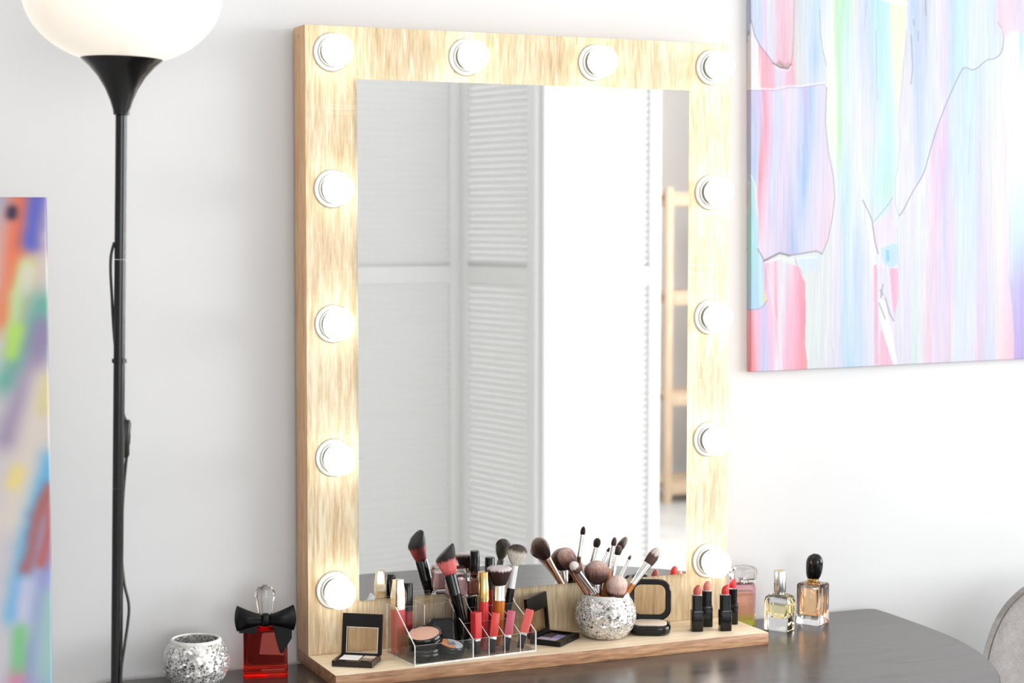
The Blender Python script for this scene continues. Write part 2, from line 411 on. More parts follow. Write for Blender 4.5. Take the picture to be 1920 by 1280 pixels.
loops = [[(x-.33, y+.3, z) for x, y in (tp if i == 0 else inset(tp, i))] for i, z in ((.004, H0-.028), (0, H0-.024), (0, H0-.002), (.002, H0))]
V, Fs = loft(loops); obj('tabletop', me_from('tabletop', V, Fs, True), M['table'], tb)
for sx in (-1, 1):
    for sy in (-1, 1):
        lathe('leg', [(.017, 0), (.019, .01), (.026, H0-.028)], M['table'], tb, 20, loc=(sx*.40, sy*.2-.005, 0))

# ------------------------------------------------------------------ vanity mirror
W_, H_, T_ = 0.65, 0.8473, 0.0513
vm = thing('vanity_mirror', 'tall oak vanity mirror with twelve lit round bulbs and a base shelf', 'mirror', (W_/2, -.034, TZ))
def VL(x, y, z): return (x-W_/2, y+.034, z-TZ)
def vbox(name, x0, x1, y0, y1, z0, z1, mat, bev=0):
    p, q = VL(x0, y0, z0), VL(x1, y1, z1); return box(name, (p[0], q[0], p[1], q[1], p[2], q[2]), mat, vm, bev)
fr_ = vbox('frame', 0, W_, 0, T_, 0.0002, H_, M['oak_v'], .0006); fr_.data.materials.append(M['edge_v'])
for p in fr_.data.polygons: p.material_index = 0 if p.normal.y < -.9 else 1
bb_ = vbox('base_board', 0, W_, -.1194, T_, TZ, 0, M['oak_h'], .0006); bb_.data.materials.append(M['edge_h_dim'])
for p in bb_.data.polygons: p.material_index = 0 if p.normal.z > .9 else 1  # paler top, darker banded faces: overhead light partly in the colours
gx0, gx1, gz0, gz1 = .0713, .578, .0706, .7774
mg = vbox('mirror_glass', gx0, gx1, -.004, -.0002, gz0, gz1, M['glass_edge'])
mg.data.materials.append(M['mirror'])
for p in mg.data.polygons:
    if p.normal.y < -.9: p.material_index = 1
d_ = lathe('dowel_plug', [(.0042, 0), (.0042, .0008), (.0036, .0012)], M['oak_v'], vm, 20, loc=VL(0, .030, .838), rot=(0, R(-90), 0))
spots = [(.0366, z) for z in (.812, .6305, .4495, .2685, .0877)] + [(.616, z) for z in (.812, .6305, .448, .2675, .0868)] + [(.230, .8125), (.4265, .812)]
def prof_me(name, prof, n=40):
    V, Fs = loft([circ(max(r, 1e-5), z, n) for r, z in prof]); return me_from(name, V, Fs, True)
sock_me = prof_me('lamp_holder', [(.0254, 0), (.0254, .0022), (.0246, .0032), (.0205, .0036), (.0195, .0062), (.0185, .0066)])
collar_me = prof_me('collar', [(.0172, .0066), (.0172, .0105), (.0160, .0115)])
sph = [(.0160, .0110)] + [(.0213*math.sin(t), .0278-.0213*math.cos(t)) for t in [R(x) for x in range(48, 181, 7)]]
bulb_me = prof_me('bulb', sph)
sock_me.materials.append(M['white_plastic']); collar_me.materials.append(M['grey_ring']); bulb_me.materials.append(M['bulb'])
for x, z in spots:
    s = obj('lamp_holder', sock_me, None, vm, VL(x, 0, z), (R(90), 0, 0))
    obj('collar', collar_me, None, s); obj('bulb', bulb_me, None, s)['label'] = 'lit white globe bulb'

# ------------------------------------------------------------------ folding screen (seen in the mirror)
Zp, Ap, Bp, Cp = Vector((1.046, -3.10)), Vector((1.494, -3.17)), Vector((1.582, -2.75)), Vector((2.022, -2.80))
scr = thing('folding_screen', 'white louvred three-panel folding screen reflected in the mirror', 'screen', (1.5, -2.95, FLOOR))
PH = 1.94
def panel(p, q):
    wd = (q-p).length-.012; mid = (p+q)/2; ang = math.atan2(q.y-p.y, q.x-p.x)
    pn = bpy.data.objects.new('screen_panel', None); COL.objects.link(pn); pn.parent = scr
    pn.location = (mid.x-1.5, mid.y+2.95, 0); pn.rotation_euler = (0, 0, ang)
    st = .042; t = .013
    for x0 in (-wd/2, wd/2-st): box('stile', (x0, x0+st, -t, t, 0, PH), M['screen'], pn, .003)
    for z0, z1 in ((.05, .14), (1.150, 1.205), (PH-.07, PH)): box('rail', (-wd/2+st, wd/2-st, -t*.8, t*.8, z0, z1), M['screen'], pn)
    V, Fs = boxV(-wd/2+st, wd/2-st, -.0025, .0025, -.0124, .0124); me = me_from('slat', V, Fs); me.materials.append(M['screen'])
    for z0, z1 in ((.14, 1.150), (1.205, PH-.07)):
        n = int(round((z1-z0)/.0205))
        for k in range(n):
            obj('slat', me, None, pn, (0, 0, z0+(k+.5)*(z1-z0)/n), (R(-30), 0, 0))
for p, q in ((Zp, Ap), (Ap, Bp), (Bp, Cp)): panel(p, q)
for P_ in (Ap, Bp):
    for zz in (.40, 1.15, 1.648):
        lathe('hinge', [(.005, -.014), (.005, .014)], M['hinge'], scr, 12, loc=(P_.x-1.5, P_.y+2.95+(-.016 if P_ is Bp else .030), zz))

# ------------------------------------------------------------------ open shelf (seen in the mirror)
sh = thing('open_shelf', 'pale wooden open rack against the far wall, reflected in the mirror', 'shelf', (3.455, -5.42, FLOOR))
for x0 in (0, .62):
    for y0 in (0, -.30):
        box('post', (x0, x0+.036, y0-.03, y0, 0, 1.52), M['pine'], sh, .002)
for z0 in (.04, .47, .955, 1.43):
    for y0 in (-.005, -.297):
        box('rail', (.036, .62, y0-.02, y0, z0, z0+.05), M['pine'], sh, .002)
    for k in range(4):
        box('shelf_slat', (.0, .656, -.302+.072*k+.002, -.302+.072*k+.062, z0+.05, z0+.065), M['pine'], sh)

# ------------------------------------------------------------------ canvases
def vnoise(x, y, seed):
    rng = np.random.RandomState(seed); G = rng.rand(256, 256)
    xi = np.floor(x).astype(int); yi = np.floor(y).astype(int); fx = x-xi; fy = y-yi
    fx = fx*fx*(3-2*fx); fy = fy*fy*(3-2*fy)
    g = lambda i, j: G[i % 256, j % 256]
    return (g(xi, yi)*(1-fx)+g(xi+1, yi)*fx)*(1-fy)+(g(xi, yi+1)*(1-fx)+g(xi+1, yi+1)*fx)*fy
def inpoly(u, v, P):
    c = np.zeros(u.shape, bool); n = len(P)
    for i in range(n):
        (x1, y1), (x2, y2) = P[i], P[(i+1) % n]
        if y1 == y2: continue
        c ^= ((y1 > v) != (y2 > v)) & (u < (x2-x1)*(v-y1)/(y2-y1)+x1)
    return c
def dpoly(u, v, P):
    d = np.full(u.shape, 1e9)
    for (x1, y1), (x2, y2) in zip(P[:-1], P[1:]):
        L = (x2-x1)**2+(y2-y1)**2; t = np.clip(((u-x1)*(x2-x1)+(v-y1)*(y2-y1))/max(L, 1e-9), 0, 1)
        d = np.minimum(d, np.hypot(u-x1-t*(x2-x1), v-y1-t*(y2-y1)))
    return d
def levels(u, v, Ls):
    cols = []
    for _, st in Ls:
        xs = [s[0] for s in st]
        cols.append(np.stack([np.interp(u, xs, [s[1][k] for s in st]) for k in range(3)], -1))
    vs = [l[0] for l in Ls]
    out = cols[0].copy()
    for i in range(len(Ls)-1):
        t = np.clip((v-vs[i])/(vs[i+1]-vs[i]), 0, 1)[..., None]
        t = np.where((v >= vs[i])[..., None], t, 0)
        sel = (v >= vs[i])[..., None]
        out = np.where(sel, cols[i]*(1-t)+cols[i+1]*t, out)
    return out
def paint_right(u, v):
    uj = u+2.2*(vnoise(u*.25, v*.012, 1)-.5)*2
    mid = [(0, [(1545, (215, 228, 235)), (1558, (246, 250, 242)), (1566, (190, 240, 188)), (1588, (182, 240, 214)), (1600, (236, 236, 226)), (1620, (196, 212, 240)), (1640, (176, 230, 235)), (1660, (186, 235, 240)), (1670, (246, 246, 204)), (1697, (246, 246, 212))]),
           (130, [(1545, (250, 252, 240)), (1562, (244, 250, 232)), (1570, (196, 242, 200)), (1582, (214, 240, 240)), (1610, (226, 230, 245)), (1630, (205, 215, 244)), (1645, (180, 232, 240)), (1664, (196, 240, 240)), (1676, (246, 248, 214)), (1690, (246, 248, 220))]),
           (250, [(1545, (250, 252, 240)), (1565, (236, 250, 226)), (1573, (178, 244, 178)), (1582, (222, 240, 245)), (1610, (238, 236, 247)), (1640, (226, 226, 246)), (1655, (198, 240, 246)), (1670, (188, 245, 240)), (1685, (240, 250, 236))]),
           (350, [(1540, (238, 238, 240)), (1568, (236, 240, 242)), (1580, (196, 232, 242)), (1592, (190, 228, 240)), (1602, (236, 240, 246)), (1622, (240, 246, 232)), (1635, (205, 236, 238)), (1660, (184, 238, 228)), (1680, (214, 240, 236))]),
           (470, [(1500, (226, 236, 232)), (1550, (226, 230, 232)), (1570, (232, 226, 240)), (1586, (192, 226, 246)), (1596, (226, 236, 250)), (1606, (190, 214, 246)), (1620, (226, 230, 246)), (1640, (234, 232, 246)), (1680, (230, 230, 244))]),
           (700, [(1500, (222, 236, 226)), (1525, (224, 232, 232)), (1548, (228, 230, 236)), (1566, (232, 226, 240)), (1580, (200, 220, 242)), (1592, (174, 212, 244)), (1606, (206, 226, 250)), (1616, (192, 214, 246)), (1632, (230, 226, 246)), (1650, (236, 206, 230)), (1680, (230, 216, 236))])]
    C = levels(uj, v, mid)
    def put(mask, col): C[mask] = col[mask] if col.ndim == 3 else col
    lines = []
    # upper right sheet of paint
    curve = [(1685, 406), (1692, 398), (1710, 360), (1731, 329), (1743, 281), (1762, 219), (1799, 135), (1807, 129), (1823, 138), (1847, 115), (1861, 116), (1875, 104), (1878, 76)]
    def chaikin(P, n=2):
        for _ in range(n):
            Q = [P[0]]
            for p, q in zip(P[:-1], P[1:]): Q += [(p[0]*.75+q[0]*.25, p[1]*.75+q[1]*.25), (p[0]*.25+q[0]*.75, p[1]*.25+q[1]*.75)]
            P = Q+[P[-1]]
        return P
    curve = chaikin(curve)
    left_up = [(1703, -500), (1697, 60), (1688, 170), (1682, 230), (1686, 270), (1682, 320), (1677, 336), (1678, 385), (1685, 406)]
    up = [(0, [(1680, (222, 220, 236)), (1700, (206, 216, 238)), (1706, (168, 202, 236)), (1720, (190, 200, 236)), (1732, (182, 194, 218)), (1742, (214, 218, 238)), (1755, (228, 224, 242)), (1770, (216, 206, 240)), (1776, (190, 210, 246)), (1800, (182, 230, 246)), (1812, (206, 228, 240)), (1830, (222, 228, 236)), (1850, (204, 220, 240)), (1866, (204, 214, 236)), (1900, (220, 215, 225))]),
          (150, [(1680, (228, 222, 238)), (1705, (226, 222, 238)), (1716, (180, 204, 238)), (1728, (196, 204, 240)), (1740, (214, 226, 240)), (1755, (230, 224, 244)), (1772, (222, 212, 244)), (1778, (186, 214, 248)), (1800, (190, 226, 246)), (1820, (214, 228, 238)), (1880, (212, 226, 240))]),
          (330, [(1675, (226, 234, 236)), (1690, (232, 228, 240)), (1712, (230, 226, 240)), (1722, (196, 212, 242)), (1732, (214, 232, 248)), (1745, (224, 230, 244)), (1800, (222, 228, 244))])]
    put(inpoly(u, v, left_up[:-1]+curve+[(1868, 50), (1866, -500)]), levels(uj, v, up))
    right_lo = [(1878, 76), (1876, 150), (1872, 178), (1880, 240), (1884, 280), (1883, 350), (1892, 420), (1893, 500), (1891, 530), (1898, 580), (1902, 640), (1902, 760)]
    left_lo = [(1690, 760), (1676, 610), (1684, 560), (1684, 520), (1681, 440), (1685, 406)]
    lo = [(120, [(1760, (226, 216, 242)), (1790, (206, 222, 250)), (1815, (192, 224, 252)), (1840, (206, 222, 250)), (1862, (226, 232, 246)), (1885, (232, 234, 242))]),
          (290, [(1700, (230, 228, 240)), (1738, (232, 226, 240)), (1750, (236, 196, 230)), (1758, (224, 204, 242)), (1768, (240, 186, 222)), (1774, (198, 194, 246)), (1784, (204, 226, 250)), (1820, (198, 226, 252)), (1834, (204, 204, 246)), (1848, (222, 222, 238)), (1868, (236, 230, 230)), (1884, (246, 224, 224))]),
          (440, [(1680, (224, 228, 240)), (1710, (230, 226, 240)), (1730, (226, 234, 240)), (1742, (236, 224, 236)), (1748, (240, 196, 224)), (1762, (226, 210, 240)), (1774, (198, 200, 246)), (1782, (236, 204, 230)), (1796, (206, 224, 250)), (1825, (212, 226, 252)), (1834, (200, 206, 244)), (1840, (216, 200, 236)), (1855, (226, 216, 236)), (1868, (242, 230, 212)), (1876, (230, 226, 232)), (1886, (248, 218, 242))]),
          (660, [(1680, (226, 222, 236)), (1705, (230, 222, 240)), (1716, (202, 232, 224)), (1728, (236, 228, 240)), (1742, (236, 192, 214)), (1750, (230, 214, 236)), (1776, (228, 206, 228)), (1781, (236, 196, 210)), (1788, (214, 222, 248)), (1825, (224, 226, 250)), (1834, (226, 192, 218)), (1846, (214, 200, 226)), (1858, (206, 214, 236)), (1868, (228, 222, 228)), (1880, (252, 206, 214)), (1896, (248, 186, 212))])]
    put(inpoly(u, v, curve+right_lo[1:]+left_lo[:-1]), levels(uj, v, lo))
    far = [(80, [(1875, (248, 248, 252)), (1904, (246, 248, 252)), (1910, (176, 222, 248)), (1916, (240, 246, 252)), (2150, (236, 236, 250))]),
           (200, [(1875, (250, 250, 253)), (2150, (238, 238, 250))]), (330, [(1875, (240, 248, 254)), (2150, (206, 220, 250))]),
           (400, [(1875, (210, 240, 252)), (2150, (200, 225, 250))]), (480, [(1890, (206, 226, 252)), (1915, (182, 200, 248)), (2150, (190, 190, 240))]),
           (545, [(1890, (196, 190, 240)), (1915, (172, 156, 224)), (2150, (190, 160, 220))]), (690, [(1895, (190, 150, 222)), (1915, (160, 130, 212)), (2150, (170, 140, 210))])]
    put(inpoly(u, v, [(1878, 76), (1890, 63), (1905, 64), (1925, 78), (2400, 40), (2400, 800), (1902, 760)]+right_lo[-2:0:-1]), levels(uj, v, far))
    tr = [(-300, [(1866, (236, 200, 226)), (1895, (250, 190, 214)), (2150, (200, 210, 235))]), (0, [(1866, (250, 196, 220)), (1886, (252, 204, 222)), (1893, (226, 206, 226)), (1908, (208, 200, 216)), (1920, (222, 188, 220)), (2150, (215, 205, 235))]), (70, [(1866, (252, 190, 214)), (1885, (250, 206, 222)), (1895, (232, 212, 230)), (1920, (220, 196, 222)), (2150, (215, 205, 235))])]
    put(inpoly(u, v, [(1866, -500), (1866, 52), (1874, 60), (1878, 76), (1890, 63), (1905, 64), (1925, 78), (2400, 40), (2400, -500)]), levels(uj, v, tr))
    # left column
    tl2 = [(0, [(1480, (214, 204, 206)), (1492, (214, 214, 220)), (1508, (214, 226, 238)), (1522, (204, 222, 244)), (1533, (184, 222, 240)), (1548, (214, 234, 238))]),
           (110, [(1486, (222, 208, 206)), (1496, (222, 222, 222)), (1512, (214, 226, 240)), (1522, (176, 208, 248)), (1534, (186, 214, 248)), (1549, (222, 232, 246))]),
           (165, [(1486, (226, 206, 206)), (1496, (220, 220, 218)), (1515, (222, 226, 240)), (1528, (204, 216, 248)), (1549, (228, 230, 246))])]
    put(inpoly(u, v, [(1480, -500), (1532, -500), (1536, 50), (1541, 90), (1549, 125), (1549, 165), (1480, 172)]), levels(uj, v, tl2))
    tl3 = [(60, [(1396, (240, 238, 246)), (1421, (242, 238, 246)), (1424, (250, 140, 168)), (1446, (250, 176, 198)), (1454, (228, 232, 250)), (1466, (236, 206, 234)), (1478, (240, 176, 206)), (1482, (246, 150, 176)), (1490, (224, 206, 208))]),
           (165, [(1396, (236, 234, 242)), (1426, (240, 236, 242)), (1430, (250, 150, 174)), (1450, (248, 164, 188)), (1456, (210, 220, 246)), (1466, (232, 206, 234)), (1478, (236, 180, 206)), (1490, (246, 170, 190)), (1494, (224, 206, 208))])]
    put(inpoly(u, v, [(1380, 36), (1487, 60), (1492, 170), (1380, 170)]), levels(uj, v, tl3))
    tlp = [(1380, -500), (1489, -500), (1489, 30), (1486, 90), (1483, 120), (1478, 128), (1463, 126), (1450, 118), (1437, 100), (1425, 85), (1415, 65), (1409, 38), (1406, 52), (1380, 100)]
    tl = [(0, [(1396, (176, 178, 206)), (1408, (170, 150, 214)), (1412, (206, 214, 240)), (1422, (194, 222, 244)), (1432, (234, 206, 234)), (1442, (226, 226, 238)), (1450, (228, 222, 236)), (1456, (242, 196, 220)), (1470, (240, 186, 208)), (1484, (238, 198, 218)), (1489, (226, 190, 200))]),
          (120, [(1400, (170, 190, 230)), (1424, (192, 212, 244)), (1434, (226, 206, 234)), (1446, (214, 216, 238)), (1455, (240, 190, 214)), (1470, (240, 172, 190)), (1487, (236, 188, 206))])]
    put(inpoly(u, v, tlp), levels(uj, v, tl))
    sh_ = np.clip(1-np.abs(v-(122+4*np.sin(u*.3)))/9, 0, 1)*np.clip(1-np.abs(u-1467)/18, 0, 1)*inpoly(u, v, tlp)
    C[:] = C*(1-.75*sh_[..., None])+np.array((120, 86, 78))*.75*sh_[..., None]
    # pink block lower left
    bl = [(480, [(1396, (216, 196, 232)), (1432, (214, 200, 238)), (1437, (248, 150, 180)), (1444, (246, 226, 238)), (1452, (250, 190, 212)), (1460, (234, 226, 240)), (1475, (222, 230, 242)), (1486, (250, 196, 216)), (1500, (250, 150, 180)), (1512, (250, 170, 190))]),
          (590, [(1396, (240, 130, 150)), (1408, (246, 120, 134)), (1416, (246, 186, 216)), (1428, (236, 172, 214)), (1433, (176, 202, 250)), (1440, (240, 186, 226)), (1450, (250, 206, 228)), (1456, (250, 150, 176)), (1462, (246, 232, 242)), (1470, (240, 216, 236)), (1478, (250, 184, 212)), (1495, (250, 160, 192)), (1506, (246, 120, 144)), (1513, (250, 190, 200))]),
          (700, [(1396, (244, 120, 134)), (1412, (246, 126, 130)), (1420, (246, 176, 206)), (1430, (200, 190, 240)), (1435, (184, 206, 250)), (1445, (246, 186, 222)), (1455, (234, 238, 250)), (1464, (238, 228, 246)), (1470, (250, 180, 210)), (1490, (250, 166, 192)), (1508, (248, 130, 138)), (1518, (250, 160, 166))])]
    blp = [(1380, 470), (1434, 488), (1440, 482), (1500, 500), (1505, 515), (1510, 530), (1511, 600), (1509, 640), (1513, 670), (1519, 760), (1380, 760)]
    put(inpoly(u, v, blp), levels(uj, v, bl))
    put(inpoly(u, v, [(1494, 480), (1530, 478), (1545, 476), (1530, 500), (1520, 508), (1510, 512)]), np.array((212, 232, 250)))
    sqp = [(1380, 166), (1400, 166), (1455, 168), (1480, 162), (1500, 163), (1545, 157), (1549, 165), (1547, 230), (1552, 280), (1562, 330), (1565, 370), (1560, 410), (1552, 450), (1541, 476), (1531, 470), (1500, 475), (1480, 478), (1462, 473), (1447, 480), (1433, 487), (1421, 465), (1380, 466)]
    sq = [(170, [(1396, (150, 170, 234)), (1408, (186, 190, 226)), (1420, (206, 186, 236)), (1427, (190, 200, 242)), (1432, (244, 130, 156)), (1440, (246, 176, 206)), (1448, (222, 206, 240)), (1456, (196, 222, 250)), (1468, (234, 214, 238)), (1490, (228, 222, 242)), (1500, (190, 210, 240)), (1508, (206, 186, 232)), (1518, (160, 194, 246)), (1530, (206, 216, 244)), (1548, (228, 214, 240))]),
          (330, [(1396, (120, 172, 242)), (1408, (176, 196, 232)), (1418, (160, 200, 248)), (1421, (206, 226, 246)), (1424, (242, 112, 130)), (1432, (246, 166, 192)), (1442, (226, 196, 230)), (1450, (200, 218, 248)), (1465, (228, 210, 240)), (1486, (214, 212, 242)), (1500, (190, 206, 242)), (1508, (144, 188, 250)), (1518, (196, 212, 248)), (1530, (222, 214, 242)), (1562, (236, 216, 236))]),
          (470, [(1400, (226, 200, 230)), (1424, (236, 214, 238)), (1440, (230, 214, 240)), (1460, (218, 206, 238)), (1478, (192, 186, 226)), (1488, (150, 180, 240)), (1500, (206, 212, 244)), (1530, (230, 216, 242)), (1552, (240, 206, 226))])]
    put(inpoly(u, v, sqp), levels(uj+2.5*np.sin(v*.02), v, sq))
    tealp = [(1380, 410), (1396, 410), (1398, 355), (1408, 326), (1416, 345), (1421, 400), (1421, 470), (1430, 490), (1433, 540), (1438, 562), (1431, 573), (1420, 579), (1380, 579)]
    te = [(340, [(1396, (170, 205, 225)), (1408, (150, 208, 218)), (1420, (196, 226, 240))]), (460, [(1396, (150, 214, 224)), (1408, (140, 220, 222)), (1420, (166, 222, 240)), (1432, (200, 230, 245))]), (570, [(1396, (130, 200, 236)), (1408, (156, 206, 244)), (1420, (166, 214, 244)), (1432, (190, 225, 240))])]
    put(inpoly(u, v, tealp), levels(uj, v, te))
    put(inpoly(u, v, [(1430, 520), (1433, 545), (1438, 563), (1434, 570), (1432, 550)]), np.array((246, 232, 90)))
    # centre detail
    put(inpoly(u, v, [(1628, 430), (1640, 420), (1662, 402), (1676, 372), (1680, 440), (1676, 456), (1645, 463)]), np.array((236, 222, 238)))
    put(inpoly(u, v, [(1652, 466), (1676, 457), (1683, 462), (1683, 496), (1672, 503), (1660, 500), (1654, 488)]), np.array((186, 222, 246)))
    put(inpoly(u, v, [(1660, 470), (1666, 470), (1668, 490), (1662, 494)]), np.array((120, 196, 246)))
    put(inpoly(u, v, [(1638, 490), (1644, 500), (1646, 600), (1647, 685), (1641, 686), (1639, 600)]), np.array((246, 176, 204)))
    put(inpoly(u, v, [(1667, 505), (1683, 505), (1684, 560), (1676, 595), (1672, 560)]), np.array((248, 170, 204)))
    put(inpoly(u, v, [(1650, 620), (1668, 640), (1682, 690), (1650, 690)]), np.array((248, 178, 206)))
    put(inpoly(u, v, [(1647, 500), (1662, 505), (1668, 560), (1655, 560), (1648, 530)]), np.array((226, 220, 240)))
    put(inpoly(u, v, [(1647, 555), (1660, 570), (1672, 620), (1684, 690), (1677, 692), (1660, 640), (1648, 590)]), np.array((250, 250, 252)))
    put(inpoly(u, v, [(1623, 380), (1632, 400), (1637, 440), (1642, 470), (1643, 498), (1636, 498), (1632, 470), (1624, 410)]), np.array((248, 248, 252)))
    put(inpoly(u, v, [(1655, 0), (1700, 8), (1700, 14), (1680, 12), (1650, 4)]), np.array((250, 246, 250)))
    # fine bristle streaks
    st = (vnoise(u*.9, v*.02, 2)-.5)*20+(vnoise(u*.33, v*.008, 3)-.5)*12+(vnoise(u*1.6, v*.05, 5)-.5)*6
    C += st[..., None]*np.array((1.0, .95, .55))
    # knife edges: thin dark and white rims
    def line(P, wd, col, al, off=(0, 0)):
        d = dpoly(u-off[0], v-off[1], P); k = np.clip(1.2-d/(wd*.85), 0, 1)[..., None]*al*.85
        C[:] = C*(1-k)+np.array(col)*k
    dk = (120, 112, 128)
    line(curve, 1.5, (112, 104, 126), .9); line(left_up[1:], 1.2, (170, 180, 184), .7); line(right_lo, 1.2, (182, 178, 190), .7)
    line([(1866, 46), (1874, 60), (1878, 76)], 1.3, (150, 120, 130), .8)
    line(tlp[7:12], 1.6, (110, 90, 100), .8); line(tlp[4:8], 2.5, (90, 60, 54), .8); line(tlp[4:8], 1.8, (252, 250, 252), .9, (0, 4))
    line([(1489, -20), (1488, 60), (1486, 100), (1483, 120)], 1.3, (150, 110, 110), .7)
    line([(1536, 20), (1538, 70), (1543, 100), (1549, 124)], 1.2, dk, .6)
    line(sqp[1:7], 2.6, (250, 246, 250), .9, (0, -2)); line(sqp[1:7], 1.4, (150, 140, 190), .6, (0, 1))
    line(sqp[6:14], 1.3, dk, .75); line(sqp[13:17], 2.0, (110, 90, 104), .8); line(sqp[16:20], 2.8, (88, 74, 88), .9); line(sqp[19:21], 2.0, (96, 86, 110), .8)
    line([(1436, 487), (1450, 484), (1462, 479), (1478, 484), (1500, 480), (1530, 478)], 3.0, (252, 252, 254), .9, (0, 3))
    line([(1492, 484), (1500, 505), (1508, 524)], 2.2, (250, 246, 252), .9)
    line([(1490, 482), (1496, 498), (1504, 512)], 1.2, (150, 130, 190), .8)
    line(blp[4:10], 1.2, (250, 246, 246), .8, (1.5, 0)); line([(1436, 490), (1447, 560), (1462, 640), (1470, 720)], 2.0, (250, 240, 248), .7)
    line(tealp[2:6], 1.8, (252, 252, 255), .8); line(tealp[9:13], 1.6, (130, 110, 170), .7)
    line([(1617, 376), (1626, 394), (1634, 412), (1637, 432), (1640, 455), (1646, 476)], 1.8, (112, 104, 112), .85)
    line([(1638, 416), (1650, 402), (1662, 388), (1673, 371)], 1.3, (140, 140, 150), .75)
    line([(1681, 430), (1684, 500), (1684, 560), (1677, 600)], 1.2, (176, 196, 190), .6)
    for P_ in ([(1650, 545), (1656, 555)], [(1660, 560), (1668, 590), (1676, 604)], [(1648, 570), (1660, 600)], [(1655, 535), (1651, 560)]): line(P_, 2.0, (120, 116, 128), .8)
    for P_ in ([(1732, 0), (1733, 32)], [(1710, 40), (1711, 52)], [(1719, 62), (1719, 80)], [(1706, 70), (1709, 130), (1706, 160)]): line(P_, 1.3, (84, 110, 96), .8)
    for P_ in ([(1640, 60), (1644, 190)], [(1622, 10), (1619, 60)], [(1816, 240), (1815, 330)], [(1835, 270), (1838, 340)], [(1505, 270), (1504, 284)], [(1562, 655), (1564, 690)]): line(P_, 1.1, (170, 150, 190), .6)
    C = C*.76+np.array((236, 236, 242))*.24
    return np.clip(C, 0, 255)
def color_attr(me, C, k=1.0):
    c = C/255.0; L = np.where(c <= .04045, c/12.92, ((c+.055)/1.055)**2.4)
    A = np.concatenate([L*k, np.ones((len(L), 1))], 1).astype(np.float32)
    at = me.color_attributes.new('paint', 'FLOAT_COLOR', 'POINT'); at.data.foreach_set('color', A.ravel())

def canvas_mesh(name, xs, zs, depth, uvfun, colfun, kk=0.715):
    """front grid with the print wrapped round the four sides; xs, zs local metres; front at y=0, back at y=depth"""
    X = np.concatenate([np.full(3, xs[0]), xs, np.full(3, xs[-1])]); Yx = np.concatenate([[depth, depth/2, .0008], np.zeros(len(xs)), [.0008, depth/2, depth]])
    U = np.concatenate([xs[0]+np.array([depth, depth/2, 0]), xs, xs[-1]-np.array([0, depth/2, depth])])
    Z = np.concatenate([np.full(3, zs[0]), zs, np.full(3, zs[-1])]); Yz = np.concatenate([[depth, depth/2, .0008], np.zeros(len(zs)), [.0008, depth/2, depth]])
    Wv = np.concatenate([zs[0]+np.array([depth, depth/2, 0]), zs, zs[-1]-np.array([0, depth/2, depth])])
    gx, gz = np.meshgrid(X, Z, indexing='ij'); gy = np.maximum(Yx[:, None], Yz[None, :])
    gu, gw = np.meshgrid(U, Wv, indexing='ij')
    nx, nz = gx.shape
    V = np.stack([gx, gy, gz], -1).reshape(-1, 3)
    i = np.arange(nx-1)[:, None]*nz+np.arange(nz-1)[None, :]
    Fq = np.stack([i, i+nz, i+nz+1, i+1], -1).reshape(-1, 4)
    me = bpy.data.meshes.new(name); me.vertices.add(len(V)); me.vertices.foreach_set('co', V.astype(np.float32).ravel())
    me.loops.add(Fq.size); me.loops.foreach_set('vertex_index', Fq.astype(np.int32).ravel())
    me.polygons.add(len(Fq)); me.polygons.foreach_set('loop_start', (np.arange(len(Fq))*4).astype(np.int32))
    me.update(calc_edges=True); me.validate()
    uu, vv = uvfun(gu, gw); color_attr(me, colfun(uu, vv).reshape(-1, 3), kk); me.materials.append(M['print'])
    return me
def uv_right(x, z):
    # print design units: 512 across the first 0.514 m
    u = 1408+1036.0*x*(1+.0)/(1+.0) if False else 1408+1034.5*x/(1+.0735*x/.514)*1.0357
    t = (u-1408)/512; s = 1247+(1163-1247)*t; vb = 697+(672-697)*t+.0121*x*s
    return u, vb-z*s
xs = np.concatenate([np.linspace(0, .517, 385), np.linspace(.53, .72, 14)]); zs = np.concatenate([np.linspace(0, .60, 480), np.linspace(.62, .90, 16)])
pt = thing('wall_canvas', 'pastel pink and blue abstract canvas hung on the white wall', 'painting', (.7156, .046, .3606), rot=(0, R(-.66), 0))
obj('printed_canvas', canvas_mesh('printed_canvas', xs, zs, .0115, uv_right, paint_right), None, pt)
V, Fs = boxes([(.002, .04, .0025, .0116, .002, .898), (.68, .718, .0025, .0116, .002, .898), (.04, .68, .0025, .0116, .002, .04), (.04, .68, .0025, .0116, .86, .898)])
obj('stretcher_frame', me_from('stretcher_frame', V, Fs), M['pine'], pt)

